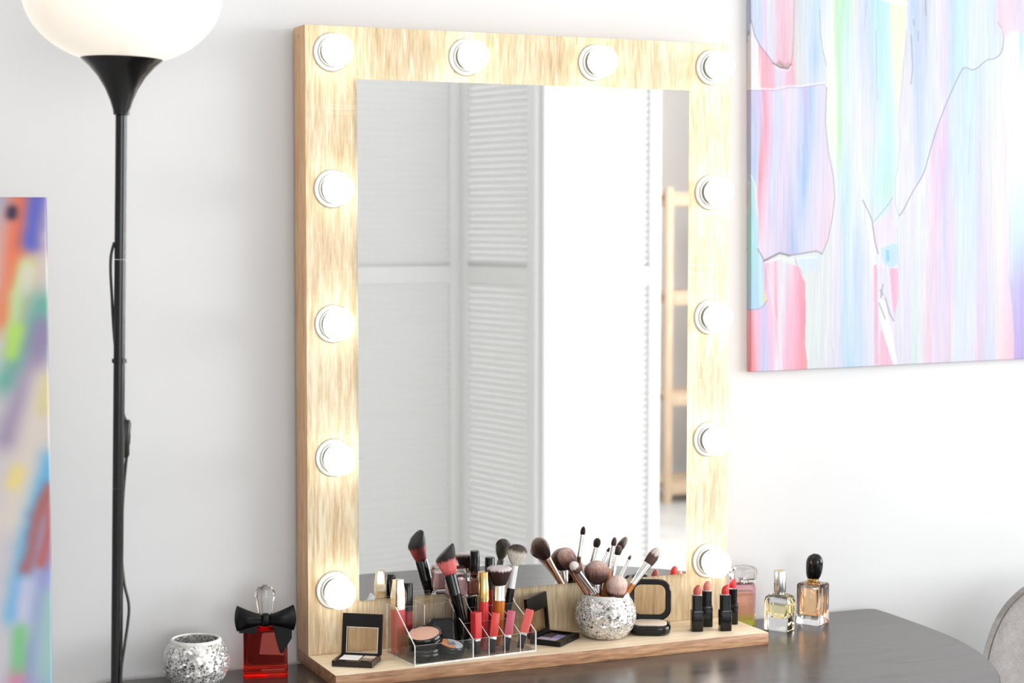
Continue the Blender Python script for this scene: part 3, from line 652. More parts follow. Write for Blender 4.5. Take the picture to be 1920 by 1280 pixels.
def paint_left(u, v):
    # soft diagonal sweeps of colour; u 0 at the visible side edge going negative, v downwards in units of about a pixel
    a = u+60; C = np.zeros(u.shape+(3,))+np.array((196, 190, 196.0))
    def sweep(P, wd, col, al=1.0):
        d = dpoly(a, v, P)+4*(vnoise(a*.05, v*.05, 9)-.5); k = np.exp(-(np.maximum(d, 0)/(wd*1.7))**2)[..., None]*al*.95
        C[:] = C*(1-k)+np.array(col)*k
    for off in (0, -210, -420, -640):
        o = lambda P: [(x+off, y+off*.35) for x, y in P]
        sweep(o([(62, 350), (40, 520), (0, 680)]), 34, (206, 196, 196)); sweep(o([(-20, 370), (30, 360)]), 26, (150, 176, 206))
        sweep(o([(24, 360), (14, 430), (4, 520), (-10, 580)]), 17, (232, 104, 66)); sweep(o([(44, 375), (36, 430), (34, 450)]), 11, (84, 92, 190))
        sweep(o([(4, 393), (3, 400)]), 6, (40, 30, 60)); sweep(o([(26, 490), (12, 540), (4, 600)]), 11, (196, 214, 150)); sweep(o([(30, 500), (26, 530)]), 8, (214, 206, 186))
        sweep(o([(52, 560), (34, 620), (10, 660), (-8, 690)]), 17, (98, 166, 150)); sweep(o([(8, 602), (0, 640)]), 9, (170, 214, 90))
        sweep(o([(54, 600), (40, 660), (10, 740), (-6, 790)]), 14, (140, 124, 160)); sweep(o([(58, 700), (40, 770), (20, 850), (0, 930)]), 22, (214, 202, 192))
        sweep(o([(62, 690), (52, 740)]), 9, (206, 196, 130), .7); sweep(o([(8, 850), (0, 870)]), 9, (226, 206, 130)); sweep(o([(66, 830), (46, 900), (28, 960), (8, 1060), (0, 1100)]), 12, (86, 168, 214))
        sweep(o([(62, 880), (40, 930), (30, 990), (20, 1020)]), 8, (168, 94, 92)); sweep(o([(66, 960), (52, 1020), (40, 1080), (26, 1160), (18, 1220)]), 13, (140, 146, 200))
        sweep(o([(64, 920), (58, 960), (44, 1010)]), 7, (176, 96, 96)); sweep(o([(20, 1050), (10, 1130)]), 10, (190, 190, 216)); sweep(o([(64, 1080), (56, 1180), (50, 1290)]), 15, (150, 186, 184))
        sweep(o([(8, 1130), (4, 1200)]), 9, (120, 190, 130)); sweep(o([(2, 1220), (0, 1290)]), 12, (214, 130, 150)); sweep(o([(30, 1240), (26, 1300)]), 12, (170, 150, 196))
        sweep(o([(50, 1300), (20, 1500), (0, 1700)]), 40, (110, 150, 200)); sweep(o([(70, 1400), (40, 1700), (20, 2100)]), 30, (206, 130, 120))
    return np.clip(C, 0, 255)
TH = R(13)
cl = thing('standing_canvas', 'large canvas with soft diagonal streaks of orange, blue and green leaning beside floor lamp', 'painting', (-.377, -.205, FLOOR), rot=(R(-1.8), 0, -TH))
xs2 = np.concatenate([np.linspace(-.75, -.13, 60), np.linspace(-.125, 0, 80)]); zs2 = np.concatenate([np.linspace(0, .7, 50), np.linspace(.705, 1.3645, 300)])
# mesh local: x from -0.75 to 0 (the visible edge), front towards -y; slanted edge follows the lean
me = canvas_mesh('printed_canvas', xs2, zs2, .022, lambda x, z: (x*1480, 370+(1.3645-z)*1490), paint_left, 1.05)
obj('printed_canvas', me, None, cl)
V, Fs = boxes([(-.74, -.7, .004, .0222, .006, 1.358), (-.046, -.006, .004, .0222, .006, 1.358), (-.7, -.046, .004, .0222, .006, .046), (-.7, -.046, .004, .0222, 1.318, 1.358)])
obj('stretcher_frame', me_from('stretcher_frame', V, Fs), M['pine'], cl)

# ------------------------------------------------------------------ floor lamp
LX, LY = -.3249, -.25
lamp = thing('floor_lamp', 'black floor lamp with a large glowing white glass bowl shade', 'lamp', (LX, LY, FLOOR), rot=(0, R(1.17), 0))
def lz(z): return z-FLOOR
lathe('base', [(.118, 0), (.12, .004), (.118, .012), (.05, .02), (.014, .026), (.0085, .03)], M['black_metal'], lamp, 48)
for z0, z1 in ((.025, lz(.2783)), (lz(.279), lz(.4235)), (lz(.4285), lz(.542)), (lz(.5425), lz(.712))):
    lathe('pole', [(.0066, z0), (.0066, z1)], M['black_metal'], lamp, 24)
lathe('coupling', [(.0066, lz(.4232)), (.0085, lz(.4236)), (.0085, lz(.4284)), (.0066, lz(.4288))], M['black_metal'], lamp, 24)
cup = [(.0072, lz(.7065)), (.0090, lz(.7075)), (.0095, lz(.7125)), (.0125, lz(.7225)), (.0185, lz(.7365)), (.0270, lz(.7505)), (.0370, lz(.7620)), (.0470, lz(.7710)), (.0476, lz(.7722)), (.0464, lz(.7716)), (.036, lz(.7650)), (.02, lz(.752))]
lathe('cup', cup, M['black_metal'], lamp, 48)
GA, GB, gc = .1120, .0800, lz(.8433)
M['globe'] = None
def globemat():
    n = N('glowing_opal_glass')
    g = n.coord('Object'); f = n.noise(g, 9, 2, 0.4)
    p = n.pbr((240, 238, 234), 0.08)
    r = n.ramp(f, [(0.3, (1.0, .80, .54, 1)), (0.7, (1.0, .90, .74, 1))]); n.l(r.outputs[0], p.inputs['Emission Color']); p.inputs['Emission Strength'].default_value = 0.42
    return n.m
M['globe'] = globemat()
gp = [(GA*math.sin(t), gc-GB*math.cos(t)) for t in [R(22+103*k/40) for k in range(41)]]
lathe('glass_bowl', gp+[(r_-.003, z_) for r_, z_ in gp[::-1]], M['globe'], lamp, 64, cap=(False, False))
tube('cord', [(-.0068, .0, lz(.562)), (-.0102, 0, lz(.548)), (-.0108, 0, lz(.53)), (-.0085, .003, lz(.50)), (-.004, .009, lz(.45)), (.004, .010, lz(.38)), (.010, .004, lz(.352))], .0017, M['cord'], lamp)
tube('cord', [(.0105, .004, lz(.318)), (.0075, .008, lz(.27)), (.0058, .008, lz(.21)), (.0080, .003, lz(.17)), (.0128, -.003, lz(.143)), (.0110, -.006, lz(.12)), (.0070, -.0085, lz(.095)), (.0025, -.009, lz(.05)), (.0, -.0085, lz(-.1)), (.0, -.0085, lz(-.6)), (.01, -.01, .03), (.06, -.02, .022)], .0017, M['cord'], lamp)
sw = rprism('switch', [(.010, .014, .004, -.022), (.013, .018, .006, -.018), (.011, .016, .005, 0), (.013, .018, .006, .018), (.010, .014, .004, .022)], M['black_satin'], lamp, loc=(.0085, .010, lz(.335)), rot=(0, R(3), 0))
box('switch_rocker', (.0035, .0066, -.004, .004, -.007, .007), M['black_plastic'], sw, .001)

# ------------------------------------------------------------------ chair
ch = thing('felt_chair', 'grey felt tub chair standing past the end of the table', 'chair', (1.27, -.10, FLOOR), rz=R(-8))
def shell(name, z0, z1, rtop, mat, wd=.50, dep=.07, thick=.032):
    """curved padded back, concave towards -y"""
    n = 28; front, back = [], []
    def halfw(z):
        k = max(0, (z-(z1-rtop))/rtop); return wd/2-rtop+rtop*math.sqrt(max(0, 1-k*k)) if z > z1-rtop else wd/2
    rows = [z0+(z1-rtop-z0)*i/8 for i in range(9)]+[z1-rtop+rtop*math.sin(R(90)*i/12) for i in range(1, 13)]
    loops = []
    for z in rows:
        h = max(halfw(z), .02); e = []
        for j in range(n+1):
            s = -1+2*j/n; x = s*h; y = -dep*(x/(wd/2))**2; e.append((x, y-thick/2*math.sqrt(max(0, 1-s**6)), z))
        for j in range(n, -1, -1):
            s = -1+2*j/n; x = s*h; y = -dep*(x/(wd/2))**2; e.append((x, y+thick/2*math.sqrt(max(0, 1-s**6))+.0006, z))
        loops.append(e)
    V, Fs = loft(loops); return obj(name, me_from(name, V, Fs, True, sharp=60), mat, ch)
CT = .032-FLOOR
shell('backrest', .40, CT, .135, M['felt'])
tube('backrest_seam', [(x, -.07*(x/.25)**2-.0165, .655-.35*abs(x)**2*0-.06*(1-(x/.25)**2)) for x in [-.235+.047*k for k in range(11)]], .0016, M['seam'], ch)
edge = [(-.2465, -.0805, .45), (-.2465, -.0805, .55), (-.2465, -.0805, CT-.135)]+[(-.115-.1315*math.cos(R(a_)), -.07*((.115+.1315*math.cos(R(a_)))/.25)**2-.0125, CT-.135+.1315*math.sin(R(a_))) for a_ in (15, 30, 45, 60, 75, 90)]
tube('piping', edge+[(-x, y, z) for x, y, z in edge[::-1]], .0010, M['seam'], ch)
rprism('seat', [(.44, .44, .12, .37), (.47, .47, .13, .39), (.47, .47, .13, .44), (.45, .45, .12, .455)], M['felt'], ch, loc=(0, -.24, 0))
for sx in (-1, 1):
    for yy in (-.08, -.40):
        lathe('leg', [(.009, 0), (.016, .375)], M['black_metal'], ch, 16, loc=(sx*.17, yy, 0))

# ------------------------------------------------------------------ mosaic pots
def pot(label, loc):
    t = thing('mosaic_pot', label, 'pot', loc, group='silver mosaic globe pots')
    out = [(.0010, 0), (.026, 0), (.031, .003), (.0375, .011), (.0425, .022), (.0440, .031), (.0425, .042), (.0385, .051), (.0335, .0582)]
    inn = [(.0285, .0605), (.0300, .056), (.0360, .048), (.0400, .040), (.0412, .031), (.0400, .022), (.035, .011), (.026, .004), (.001, .0035)]
    lathe('bowl', out+[(.0318, .0600)]+inn[:1]+inn[1:], M['mosaic'], t, 64)
    lathe('rim', [(.0336, .0583), (.0330, .0606), (.0312, .0622), (.0296, .0622), (.0286, .0606), (.0290, .0590)], M['grout'], t, 64, cap=(False, False))
    return t
pot('silver mosaic globe pot holding makeup brushes on the shelf', (.4235, -.050, 0.0003))
pot('empty silver mosaic globe pot beside the red perfume bottle', (-.1615, -.030, TZ+.0003))

# ------------------------------------------------------------------ brushes
BR = {
 'brown': bristle('brown_bristle', [(0.0, (48, 28, 24)), (0.45, (84, 52, 46)), (0.75, (170, 126, 114)), (1.0, (226, 196, 184))]),
 'dark': bristle('dark_bristle', [(0.0, (44, 26, 24)), (0.85, (66, 40, 36)), (0.97, (150, 110, 104))]),
 'darkpink': bristle('dark_bristle_pale_tip', [(0.0, (40, 22, 20)), (0.80, (62, 34, 30)), (0.90, (222, 200, 200)), (1.0, (240, 226, 226))]),
 'pink': bristle('pink_bristle', [(0.0, (60, 34, 30)), (0.26, (92, 56, 48)), (0.38, (226, 182, 168)), (1.0, (242, 212, 202))]),
 'whitetip': bristle('white_tip_bristle', [(0.0, (70, 42, 38)), (0.5, (104, 66, 60)), (0.62, (226, 214, 206)), (1.0, (240, 232, 226))]),
 'coral': bristle('coral_bristle', [(0.0, (246, 116, 116)), (0.44, (248, 128, 126)), (0.54, (40, 30, 30)), (1.0, (22, 18, 18))]),
 'badger': bristle('badger_bristle', [(0.0, (240, 234, 222)), (0.58, (232, 222, 206)), (0.74, (78, 58, 48)), (1.0, (58, 42, 36))]),
}
M['white_gloss'] = simple('white_lacquer', (238, 236, 234), 0.2, 0, 0.01)
def dome(r0, r1, L, tipk=0.35, n=12):
    """head profile: leaves the ferrule at r0, swells to r1 and closes in a dome over the last tipk of its length"""
    P = []
    for i in range(8):
        s = i/7; P.append((r0+(r1-r0)*math.sin(s*PI/2)**.9, s*L*(1-tipk)))
    for i in range(1, n+1):
        t = i/n*PI/2; P.append((r1*math.cos(t), L*(1-tipk)+L*tipk*math.sin(t)))
    return P
def flat_top(r0, r1, L, b=.08):
    P = [(r0+(r1-r0)*s**.8, s*L*(1-b)) for s in (0, .25, .5, .75, 1)]
    return P+[(r1*.985, L*(1-b*.5)), (r1*.9, L*(1-b*.15)), (r1*.6, L), (1e-4, L)]
def brush(label, bottom, tip, head, headlen, fr0, fr1, flen, hr, hmat, fmat, bmat, group, sy=1.0, roll=0, slant=None, hr_bot=None):
    b, t = Vector(bottom), Vector(tip); d = t-b; L = d.length
    q_ = d.to_track_quat('Z', 'Y'); fac = Vector((.917, -.398, 0)); roll += math.atan2(fac.dot(q_ @ Vector((0, 1, 0))), fac.dot(q_ @ Vector((1, 0, 0))))
    q = q_.to_euler()
    th = thing('makeup_brush', label, 'brush', bottom, group=group, rot=q)
    hl = L-headlen-flen
    rb = hr_bot or hr*.75
    lathe('handle', [(rb*.5, 0), (rb, .003), (hr, hl*.7), (fr0*.98, hl+.002)], hmat, th, 20)
    lathe('ferrule', [(fr0, hl), (fr0*1.04, hl+.0008), (fr0*1.0, hl+.0016), (fr1, hl+flen-.001), (fr1*.96, hl+flen)], fmat, th, 24, sy=1)
    prof = head
    n = 40; loops = []
    for r, z in prof:
        lp = []
        for k in range(n):
            a_ = 2*PI*k/n; j = 1+.018*math.sin(k*5.1)+.015*math.sin(k*11.7+z*300)
            x, y = r*j*math.cos(a_), r*j*sy*math.sin(a_); zz = z
            if slant: zz = z+slant[0]*x*(z/headlen)+slant[1]*y*(z/headlen)
            lp.append((x*math.cos(roll)-y*math.sin(roll), x*math.sin(roll)+y*math.cos(roll), zz))
        loops.append(lp)
    V, Fs = loft(loops)
    obj('bristles', me_from('bristles', V, Fs, True, sharp=80), bmat, th, (0, 0, L-headlen))
    return th
G1 = 'brushes in the mosaic pot'
OW = M['orange_wood']
brush('large round brush leaning out of the pot toward the clear organizer', (.428, -.047, .010), (.3550, -.050, .1300), dome(.0068, .0128, .034, .45), .034, .0046, .0072, .048, .0052, OW, M['rosegold'], BR['brown'], G1)
brush('small white-tipped brush leaning in front of the large round brush', (.446, -.050, .012), (.3592, -.072, .1140), dome(.0048, .0072, .019, .5), .019, .0042, .0048, .047, .0046, OW, M['silver'], BR['whitetip'], G1)
brush('widest domed brush standing upright in the middle of the pot', (.410, -.052, .010), (.4036, -.062, .1112), dome(.0075, .0178, .0325, .45), .0325, .0052, .0076, .020, .0062, OW, M['silver'], BR['brown'], G1)
brush('pale pink rounded brush low at the front rim of the pot', (.432, -.055, .008), (.4284, -.078, .0905), dome(.0115, .0148, .031, .40), .031, .0060, .0105, .018, .0065, OW, M['silver'], BR['pink'], G1)
brush('flat oval foundation brush leaning toward the black compact', (.412, -.052, .010), (.5066, -.055, .1215), dome(.0066, .0080, .0285, .5), .0285, .0042, .0066, .0365, .0050, OW, M['silver'], BR['whitetip'], G1, sy=.55)
brush('tallest slim brush with a pointed brown tip in the pot', (.411, -.050, .010), (.4353, -.055, .1420), dome(.0030, .0037, .0122, .7), .0122, .0031, .0034, .033, .0042, OW, M['silver'], BR['dark'], G1)
brush('slim fluffy brown brush behind the tallest brush', (.421, -.044, .010), (.4507, -.038, .1265), dome(.0034, .0054, .0140, .5), .0140, .0034, .0036, .040, .0040, OW, M['silver'], BR['dark'], G1)
brush('thinnest pencil brush with a tiny tip in the pot', (.414, -.044, .012), (.4695, -.038, .1112), dome(.0017, .0021, .0070, .8), .0070, .0036, .0018, .036, .0036, OW, M['silver'], BR['brown'], G1)

# ------------------------------------------------------------------ acrylic organizer
OA = R(5.5); OO = Vector((.1104, -.1144, 0))
org = thing('acrylic_organizer', 'clear acrylic makeup organizer with stepped compartments', 'organizer', tuple(OO), rz=OA)
OW_, OD, t_ = .1855, .0880, .0016
def OWL(x, y, z=0): return (OO.x+x*math.cos(OA)-y*math.sin(OA), OO.y+x*math.sin(OA)+y*math.cos(OA), z)
def plate(name, prof, a0, a1, axis):
    """profile polygon extruded by the sheet thickness; faces clear, cut edges bright"""
    if axis == 'x': l0 = [(a0, y, z) for y, z in prof]; l1 = [(a1, y, z) for y, z in prof]
    elif axis == 'y': l0 = [(x, a0, z) for x, z in prof]; l1 = [(x, a1, z) for x, z in prof]
    else: l0 = [(x, y, a0) for x, y in prof]; l1 = [(x, y, a1) for x, y in prof]
    V, Fs = loft([l0, l1]); n = len(prof)
    me = me_from(name, V, Fs, mats=[M['acrylic'], M['acrylic_edge']])
    ax = 'xyz'.index(axis)
    for p in me.polygons: p.material_index = 0 if abs(p.normal[ax]) > .9 else 1
    return obj(name, me, None, org)
def rect(p0, p1, q0, q1): return [(p0, q0), (p1, q0), (p1, q1), (p0, q1)]
XM = .0870; Y1, Y2, Y3 = .0295, .0590, OD-t_
zf, z1_, z2_, zb = .0275, .0430, .0570, .0690
plate('floor_plate', rect(0, OW_, 0, OD), 0.0003, .0025, 'z')
left_prof = [(0, .0025), (OD, .0025), (OD, zb), (.058, zb), (0, zf)]
step_prof = [(0, .0025), (OD, .0025), (OD, zb), (Y2+.012, zb), (Y2, z2_), (Y1, z1_), (0, zf)]
plate('side_wall', left_prof, 0, t_, 'x')
plate('side_wall', step_prof, XM, XM+t_, 'x')
plate('side_wall', step_prof, OW_-t_, OW_, 'x')
cw = (OW_-XM-t_)/4
for k in (1, 2, 3): plate('divider', step_prof, XM+cw*k+.0002, XM+cw*k+.0012, 'x')
plate('front_wall', rect(t_, XM, .0025, zf), 0, t_, 'y'); plate('front_wall', rect(XM+t_, OW_-t_, .0025, zf), 0, t_, 'y')
plate('back_wall', rect(t_, OW_-t_, .0025, zb), OD-t_, OD, 'y')
plate('divider', rect(t_, XM, .0025, zb-.001), .0585, .0598, 'y')
plate('divider', rect(XM+t_, OW_-t_, .0025, z1_), Y1, Y1+.0012, 'y'); plate('divider', rect(XM+t_, OW_-t_, .0025, z2_), Y2, Y2+.0012, 'y')
plate('divider', [(.0600, .0025), (OD-t_, .0025), (OD-t_, zb-.001), (.0600, zb-.001)], .0440, .0452, 'x')

# things standing in the organizer
G2 = 'makeup standing in the clear organizer'
FL = .0030
M['gloss_red'] = simple('red_gloss', (206, 56, 58), 0.2, 0, 0.05); M['gloss_bright'] = simple('bright_red_gloss', (228, 66, 56), 0.2, 0, 0.05)
M['gloss_mauve'] = simple('mauve_gloss', (206, 92, 112), 0.2, 0, 0.05); M['gloss_coral'] = simple('coral_gloss', (236, 104, 98), 0.2, 0, 0.05)
M['gloss_dark'] = simple('deep_red_gloss', (150, 34, 38), 0.18, 0, 0.06); M['gloss_pinkred'] = simple('pink_red_gloss', (200, 60, 66), 0.2)
def tilted(name, label, cat, bottom, top, group, spin=0):
    d = Vector(top)-Vector(bottom); q = d.to_track_quat('Z', 'Y')
    q = q @ Matrix.Rotation(spin, 3, 'Z').to_quaternion()
    return thing(name, label, cat, bottom, group=group, rot=q.to_euler()), d.length
def square_gloss(label, b, tp_, mat, spin):
    th, L = tilted('lip_gloss', label, 'lip gloss', b, tp_, G2, spin)
    rprism('applicator_base', [(.0078, .0078, .001, 0), (.0086, .0086, .001, .001), (.0086, .0086, .001, .0185)], M['black_satin'], th)
    rprism('collar', [(.0092, .0092, .001, .0185), (.0092, .0092, .001, .0215)], M['silver'], th)
    rprism('cap', [(.0108, .0108, .0009, .0215), (.0112, .0112, .0009, .0225), (.0112, .0112, .0009, L-.001), (.0100, .0100, .0009, L)], mat, th, sharp=20)
cx = [XM+t_+cw*(k+.5) for k in range(4)]
square_gloss('red square lip gloss standing straight in the front row', OWL(cx[0]-.0002, .0150, FL), OWL(cx[0]-.001, .0150, .0605), M['gloss_red'], R(10))
square_gloss('bright red square lip gloss beside the straight red one', OWL(cx[1]-.002, .0130, FL), OWL(cx[1]+.0068, .0175, .0560), M['gloss_bright'], R(35))
square_gloss('mauve pink square lip gloss in the front row', OWL(cx[2]-.004, .0130, FL), OWL(cx[2]+.0068, .0175, .0565), M['gloss_mauve'], R(38))
square_gloss('coral square lip gloss tilting furthest toward the purple palette', OWL(cx[3]-.0065, .0130, FL+.001), OWL(cx[3]+.0125, .0185, .0545), M['gloss_coral'], R(38))
def round_gloss(label, x, y, top, zc, r, capmat, bodymat, name='lip_gloss'):
    th = thing(name, label, 'lip gloss', OWL(x, y, FL), rz=OA, group=G2)
    lathe('tube', [(r*.9, 0), (r*.92, .001), (r*.92, zc-FL)], bodymat, th, 28)
    lathe('cap', [(r, zc-FL), (r, top-FL-.0008), (r*.93, top-FL)], capmat, th, 28)
    lathe('collar', [(r*1.02, zc-FL-.001), (r*1.02, zc-FL+.004)], capmat, th, 28)
    return th
round_gloss('lip gloss with a tall gold cap and red tube', cx[1]-.001, .0385, .1095, .0700, .0076, M['gold'], M['gloss_red'])
round_gloss('tall lip gloss with a black cap and deep red tube', cx[2]+.001, .0690, .1225, .0800, .0070, M['black_plastic'], M['gloss_dark'])
round_gloss('short black-capped lip gloss beside the champagne lipstick', .0268, .0740, .0975, .0600, .0062, M['black_plastic'], M['gloss_dark'])
th = thing('lipstick_tube', 'champagne gold faceted lipstick tube in the back corner of the organizer', 'lipstick', OWL(.0115, .0735, FL), rz=OA+R(12), group=G2)
rprism('body', [(.0150, .0150, .003, 0), (.0156, .0156, .003, .001), (.0156, .0156, .003, .060)], M['gloss_pinkred'], th, 2, sharp=20)
rprism('cap', [(.0164, .0164, .0032, .060), (.0168, .0168, .0034, .0645), (.0168, .0168, .0034, .0800), (.0124, .0124, .0026, .0990), (.0118, .0118, .0024, .1000)], M['champagne'], th, 2, sharp=20)
M['polish_pink'] = simple('pink_nail_lacquer', (238, 182, 188), 0.25, 0, 0.04); M['polish_brown'] = simple('chestnut_nail_lacquer', (134, 62, 40), 0.22, 0, 0.05)
def polish(label, x, y, mat, h):
    th = thing('nail_polish', label, 'nail polish', OWL(x, y, FL), rz=OA+R(2), group=G2)
    lathe('cap', [(.0068, 0), (.0072, .001), (.0072, zb-FL-.001)], M['black_plastic'], th, 24)
    z0 = zb-FL+.0006
    rprism('lacquer', [(.0130, .0130, .003, z0+.003), (.0206, .0206, .004, z0+.006), (.0206, .0206, .004, z0+h-.008)], mat, th)
    rprism('bottle', [(.0120, .0120, .004, z0), (.0245, .0245, .005, z0+.0025), (.0252, .0252, .005, z0+.006), (.0252, .0252, .004, z0+h-.002), (.0240, .0240, .004, z0+h)], M['glass'], th)
polish('pink nail polish bottle standing upside down in the back row', cx[0]-.001, .0735, M['polish_pink'], .0345)
polish('chestnut brown nail polish bottle standing upside down in the back row', cx[1]-.0005, .0735, M['polish_brown'], .0315)
G3 = 'brushes in the organizer'
brush('angled coral brush with black tips leaning out of the organizer', OWL(cx[0]+.004, .0440, .004), (.1743, -.060, .1415), flat_top(.0088, .0150, .0330, .16), .0330, .0082, .0086, .030, .0070, M['black_plastic'], M['black_plastic'], BR['coral'], G3, sy=.75, slant=(.62, 0), hr_bot=.0055)
brush('flat-topped dark brush with a silver ferrule standing in the organizer', OWL(cx[2]-.001, .0410, .004), OWL(cx[2]-.0005, .0380, .1140), flat_top(.0085, .0172, .0250, .14), .0250, .0086, .0086, .0215, .0078, OW, M['silver'], BR['darkpink'], G3)
bt = OWL(cx[3]-.003, .0700, .006)
brush('white-ferruled badger brush with a dark fringe in the organizer', bt, (.2975, -.030, .1370), dome(.0045, .0138, .0300, .32), .0300, .0054, .0050, .032, .0058, M['black_satin'], M['white_gloss'], BR['badger'], G3, sy=.5)
# cosmetics lying in the big compartment
M['peach'] = simple('peach_powder', (232, 182, 160), 0.8, 0, 0.04, 200); M['cream'] = simple('cream_powder', (240, 220, 200), 0.8, 0, 0.02, 200)
M['sh_orange'] = simple('orange_shadow', (222, 142, 88), 0.8, 0, 0.05, 200); M['sh_grey'] = simple('blue_grey_shadow', (196, 200, 206), 0.7, 0, 0.03, 200); M['sh_dark'] = simple('slate_shadow', (120, 122, 132), 0.7, 0, 0.05, 200)
M['clear_lid'] = clear('clear_lid', (245, 245, 245))
def round_compact(label, loc, rot, r, h, pan=None):
    th = thing('powder_compact', label, 'compact', loc, rot=rot, group='compacts in the organizer')
    lathe('case', [(r*.88, 0), (r*.96, h*.1), (r, h*.35), (r, h*.55), (r*.985, h*.6), (r, h*.65), (r, h*.86), (r*.95, h), (r*.86, h), (r*.84, h*.92)], M['black_plastic'], th, 48)
    if pan: lathe('powder', [(r*.84, h*.90), (r*.84, h*.935), (r*.80, h*.95)], M[pan], th, 40)
    return th
round_compact('closed round black compact under the peach blush', OWL(.0285, .0310, FL), (0, 0, 0), .0245, .0150)
round_compact('round black compact of peach blush tilted on another compact', OWL(.0305, .0310, .0222), (R(10), R(-10), 0), .0252, .0155, 'peach')
th = round_compact('round palette of orange and grey shadow lying in the organizer', OWL(.0640, .0235, FL+.0045), (R(12), R(7), OA), .0195, .0130)
def sector(name, a0, a1, r, z, mat, inner=.0058):
    P = [(inner*math.cos(R(a_)), inner*math.sin(R(a_))) for a_ in np.linspace(a1, a0, 9)]+[(r*math.cos(R(a_)), r*math.sin(R(a_))) for a_ in np.linspace(a0, a1, 17)]
    prism(name, P, z, z+.0008, mat, th)
lathe('pan_floor', [(.0164, .0118), (.0164, .0122)], M['black_satin'], th, 40)
sector('shadow_pan', 92, 268, .0158, .0123, M['sh_orange']); sector('shadow_pan', -88, 88, .0158, .0123, M['sh_grey'])
rprism('shadow_pan', [(.0105, .0105, .0006, .0125), (.0105, .0105, .0006, .0136)], M['sh_dark'], th, 3)
th = thing('powder_compact', 'square black compact leaning against the back of the organizer', 'compact', OWL(.0660, .0478, FL+.0005), rot=(R(78), 0, OA+R(-4)), group='compacts in the organizer')
rprism('case', [(.034, .042, .008, -.006), (.037, .045, .009, -.0045), (.037, .045, .009, .0045), (.034, .042, .008, .006)], M['black_plastic'], th, loc=(0, .0235, 0))
rprism('inset', [(.029, .036, .006, .0058), (.029, .036, .006, .0064)], M['black_satin'], th, loc=(0, .0235, 0))

# ------------------------------------------------------------------ palettes and compact on the shelf
M['lid_pane'] = clear('clear_lid_window', (247, 240, 230)); M['cream_rim'] = simple('cream_rim', (226, 214, 196), 0.4)
M['sh_white'] = simple('white_shadow', (240, 238, 240), 0.5, 0, 0.02, 300); M['sh_blush'] = simple('blush_shadow', (226, 200, 186), 0.6, 0, 0.02, 300); M['sh_taupe'] = simple('taupe_shadow', (150, 136, 122), 0.6)
M['sh_lilac'] = simple('lilac_shadow', (206, 188, 208), 0.6, 0, 0.03, 300); M['sh_violet'] = simple('violet_shadow', (168, 148, 200), 0.6, 0, 0.03, 300); M['sh_plum'] = simple('plum_shadow', (78, 58, 70), 0.6, 0, 0.05, 300)
def palette(label, loc, rz, wd, dp, lidh, lean, pans, casemat, mir, rim='cream_rim'):
    """hinged square palette; local front edge at y=0, hinge at y=dp"""
    th = thing('eyeshadow_palette', label, 'palette', loc, rz=rz, group='open eyeshadow palettes')
    h = .0075
    V, Fs = boxes([(0, wd, 0, dp, 0, h-.0022), (0, wd, 0, .0085, h-.0022, h), (0, wd, dp-.004, dp, h-.0022, h), (0, .003, .0085, dp-.004, h-.0022, h), (wd-.003, wd, .0085, dp-.004, h-.0022, h)])
    obj('case', me_from('case', V, Fs), casemat, th)
    for (x0, x1, y0, y1, mt) in pans: box('shadow_pan', (x0*wd, x1*wd, y0*dp, y1*dp, h-.0021, h-.0007), M[mt], th, .0003, 1)
    lid = bpy.data.objects.new('lid', None); COL.objects.link(lid); lid.parent = th; lid.location = (0, dp, h-.001); lid.rotation_euler = (R(-lean), 0, 0)
    a0, a1, c0, c1 = mir[0]*wd, mir[1]*wd, mir[2]*lidh, mir[3]*lidh
    V, Fs = boxes([(0, wd, 0, .0045, 0, c0), (0, wd, 0, .0045, c1, lidh), (0, a0, 0, .0045, c0, c1), (a1, wd, 0, .0045, c0, c1)])
    obj('lid_frame', me_from('lid_frame', V, Fs, fixn=False), M['black_satin'], lid)
    box('lid_window', (a0, a1, .0012, .0024, c0, c1), M['lid_pane'], lid)
    V, Fs = boxes([(a0-.0008, a1+.0008, -.0004, 0, c0-.0008, c0), (a0-.0008, a1+.0008, -.0004, 0, c1, c1+.0008), (a0-.0008, a0, -.0004, 0, c0, c1), (a1, a1+.0008, -.0004, 0, c0, c1)])
    obj('window_rim', me_from('window_rim', V, Fs, fixn=False), M[rim], lid)
    tube('hinge', [(.006, dp+.0005, h), (wd-.006, dp+.0005, h)], .0016, M['black_satin'], th, res=1)
    return th
ang = math.atan2(-.0999+.0686, .0563-.011)
M['bronze_case'] = simple('bronze_black_case', (46, 40, 37), 0.22, 0.3)
p1 = palette('small open eyeshadow palette with white pans, standing at the free end of the shelf', (.0110, -.0686, .0003), ang, .0550, .0445, .0545, 9,
        [(.10, .58, .58, .88, 'sh_white'), (.10, .58, .28, .54, 'sh_white'), (.62, .92, .62, .88, 'sh_blush'), (.62, .92, .44, .59, 'sh_taupe'), (.62, .92, .28, .41, 'sh_taupe')], M['bronze_case'], (.13, .90, .06, .66))
box('clasp', (.0186, .0370, -.0008, .001, .0012, .0066), M['bronze_case'], p1, .0004, 1)
rprism('applicator', [(.012, .0032, .0014, 0), (.012, .0032, .0014, .0015)], M['black_satin'], p1, 4, loc=(.0100, .0052, .0066)); rprism('applicator', [(.012, .0032, .0014, 0), (.012, .0032, .0014, .0015)], M['black_satin'], p1, 4, loc=(.0440, .0052, .0066))
A2 = R(40); Fp = Vector((.3350, -.0877))
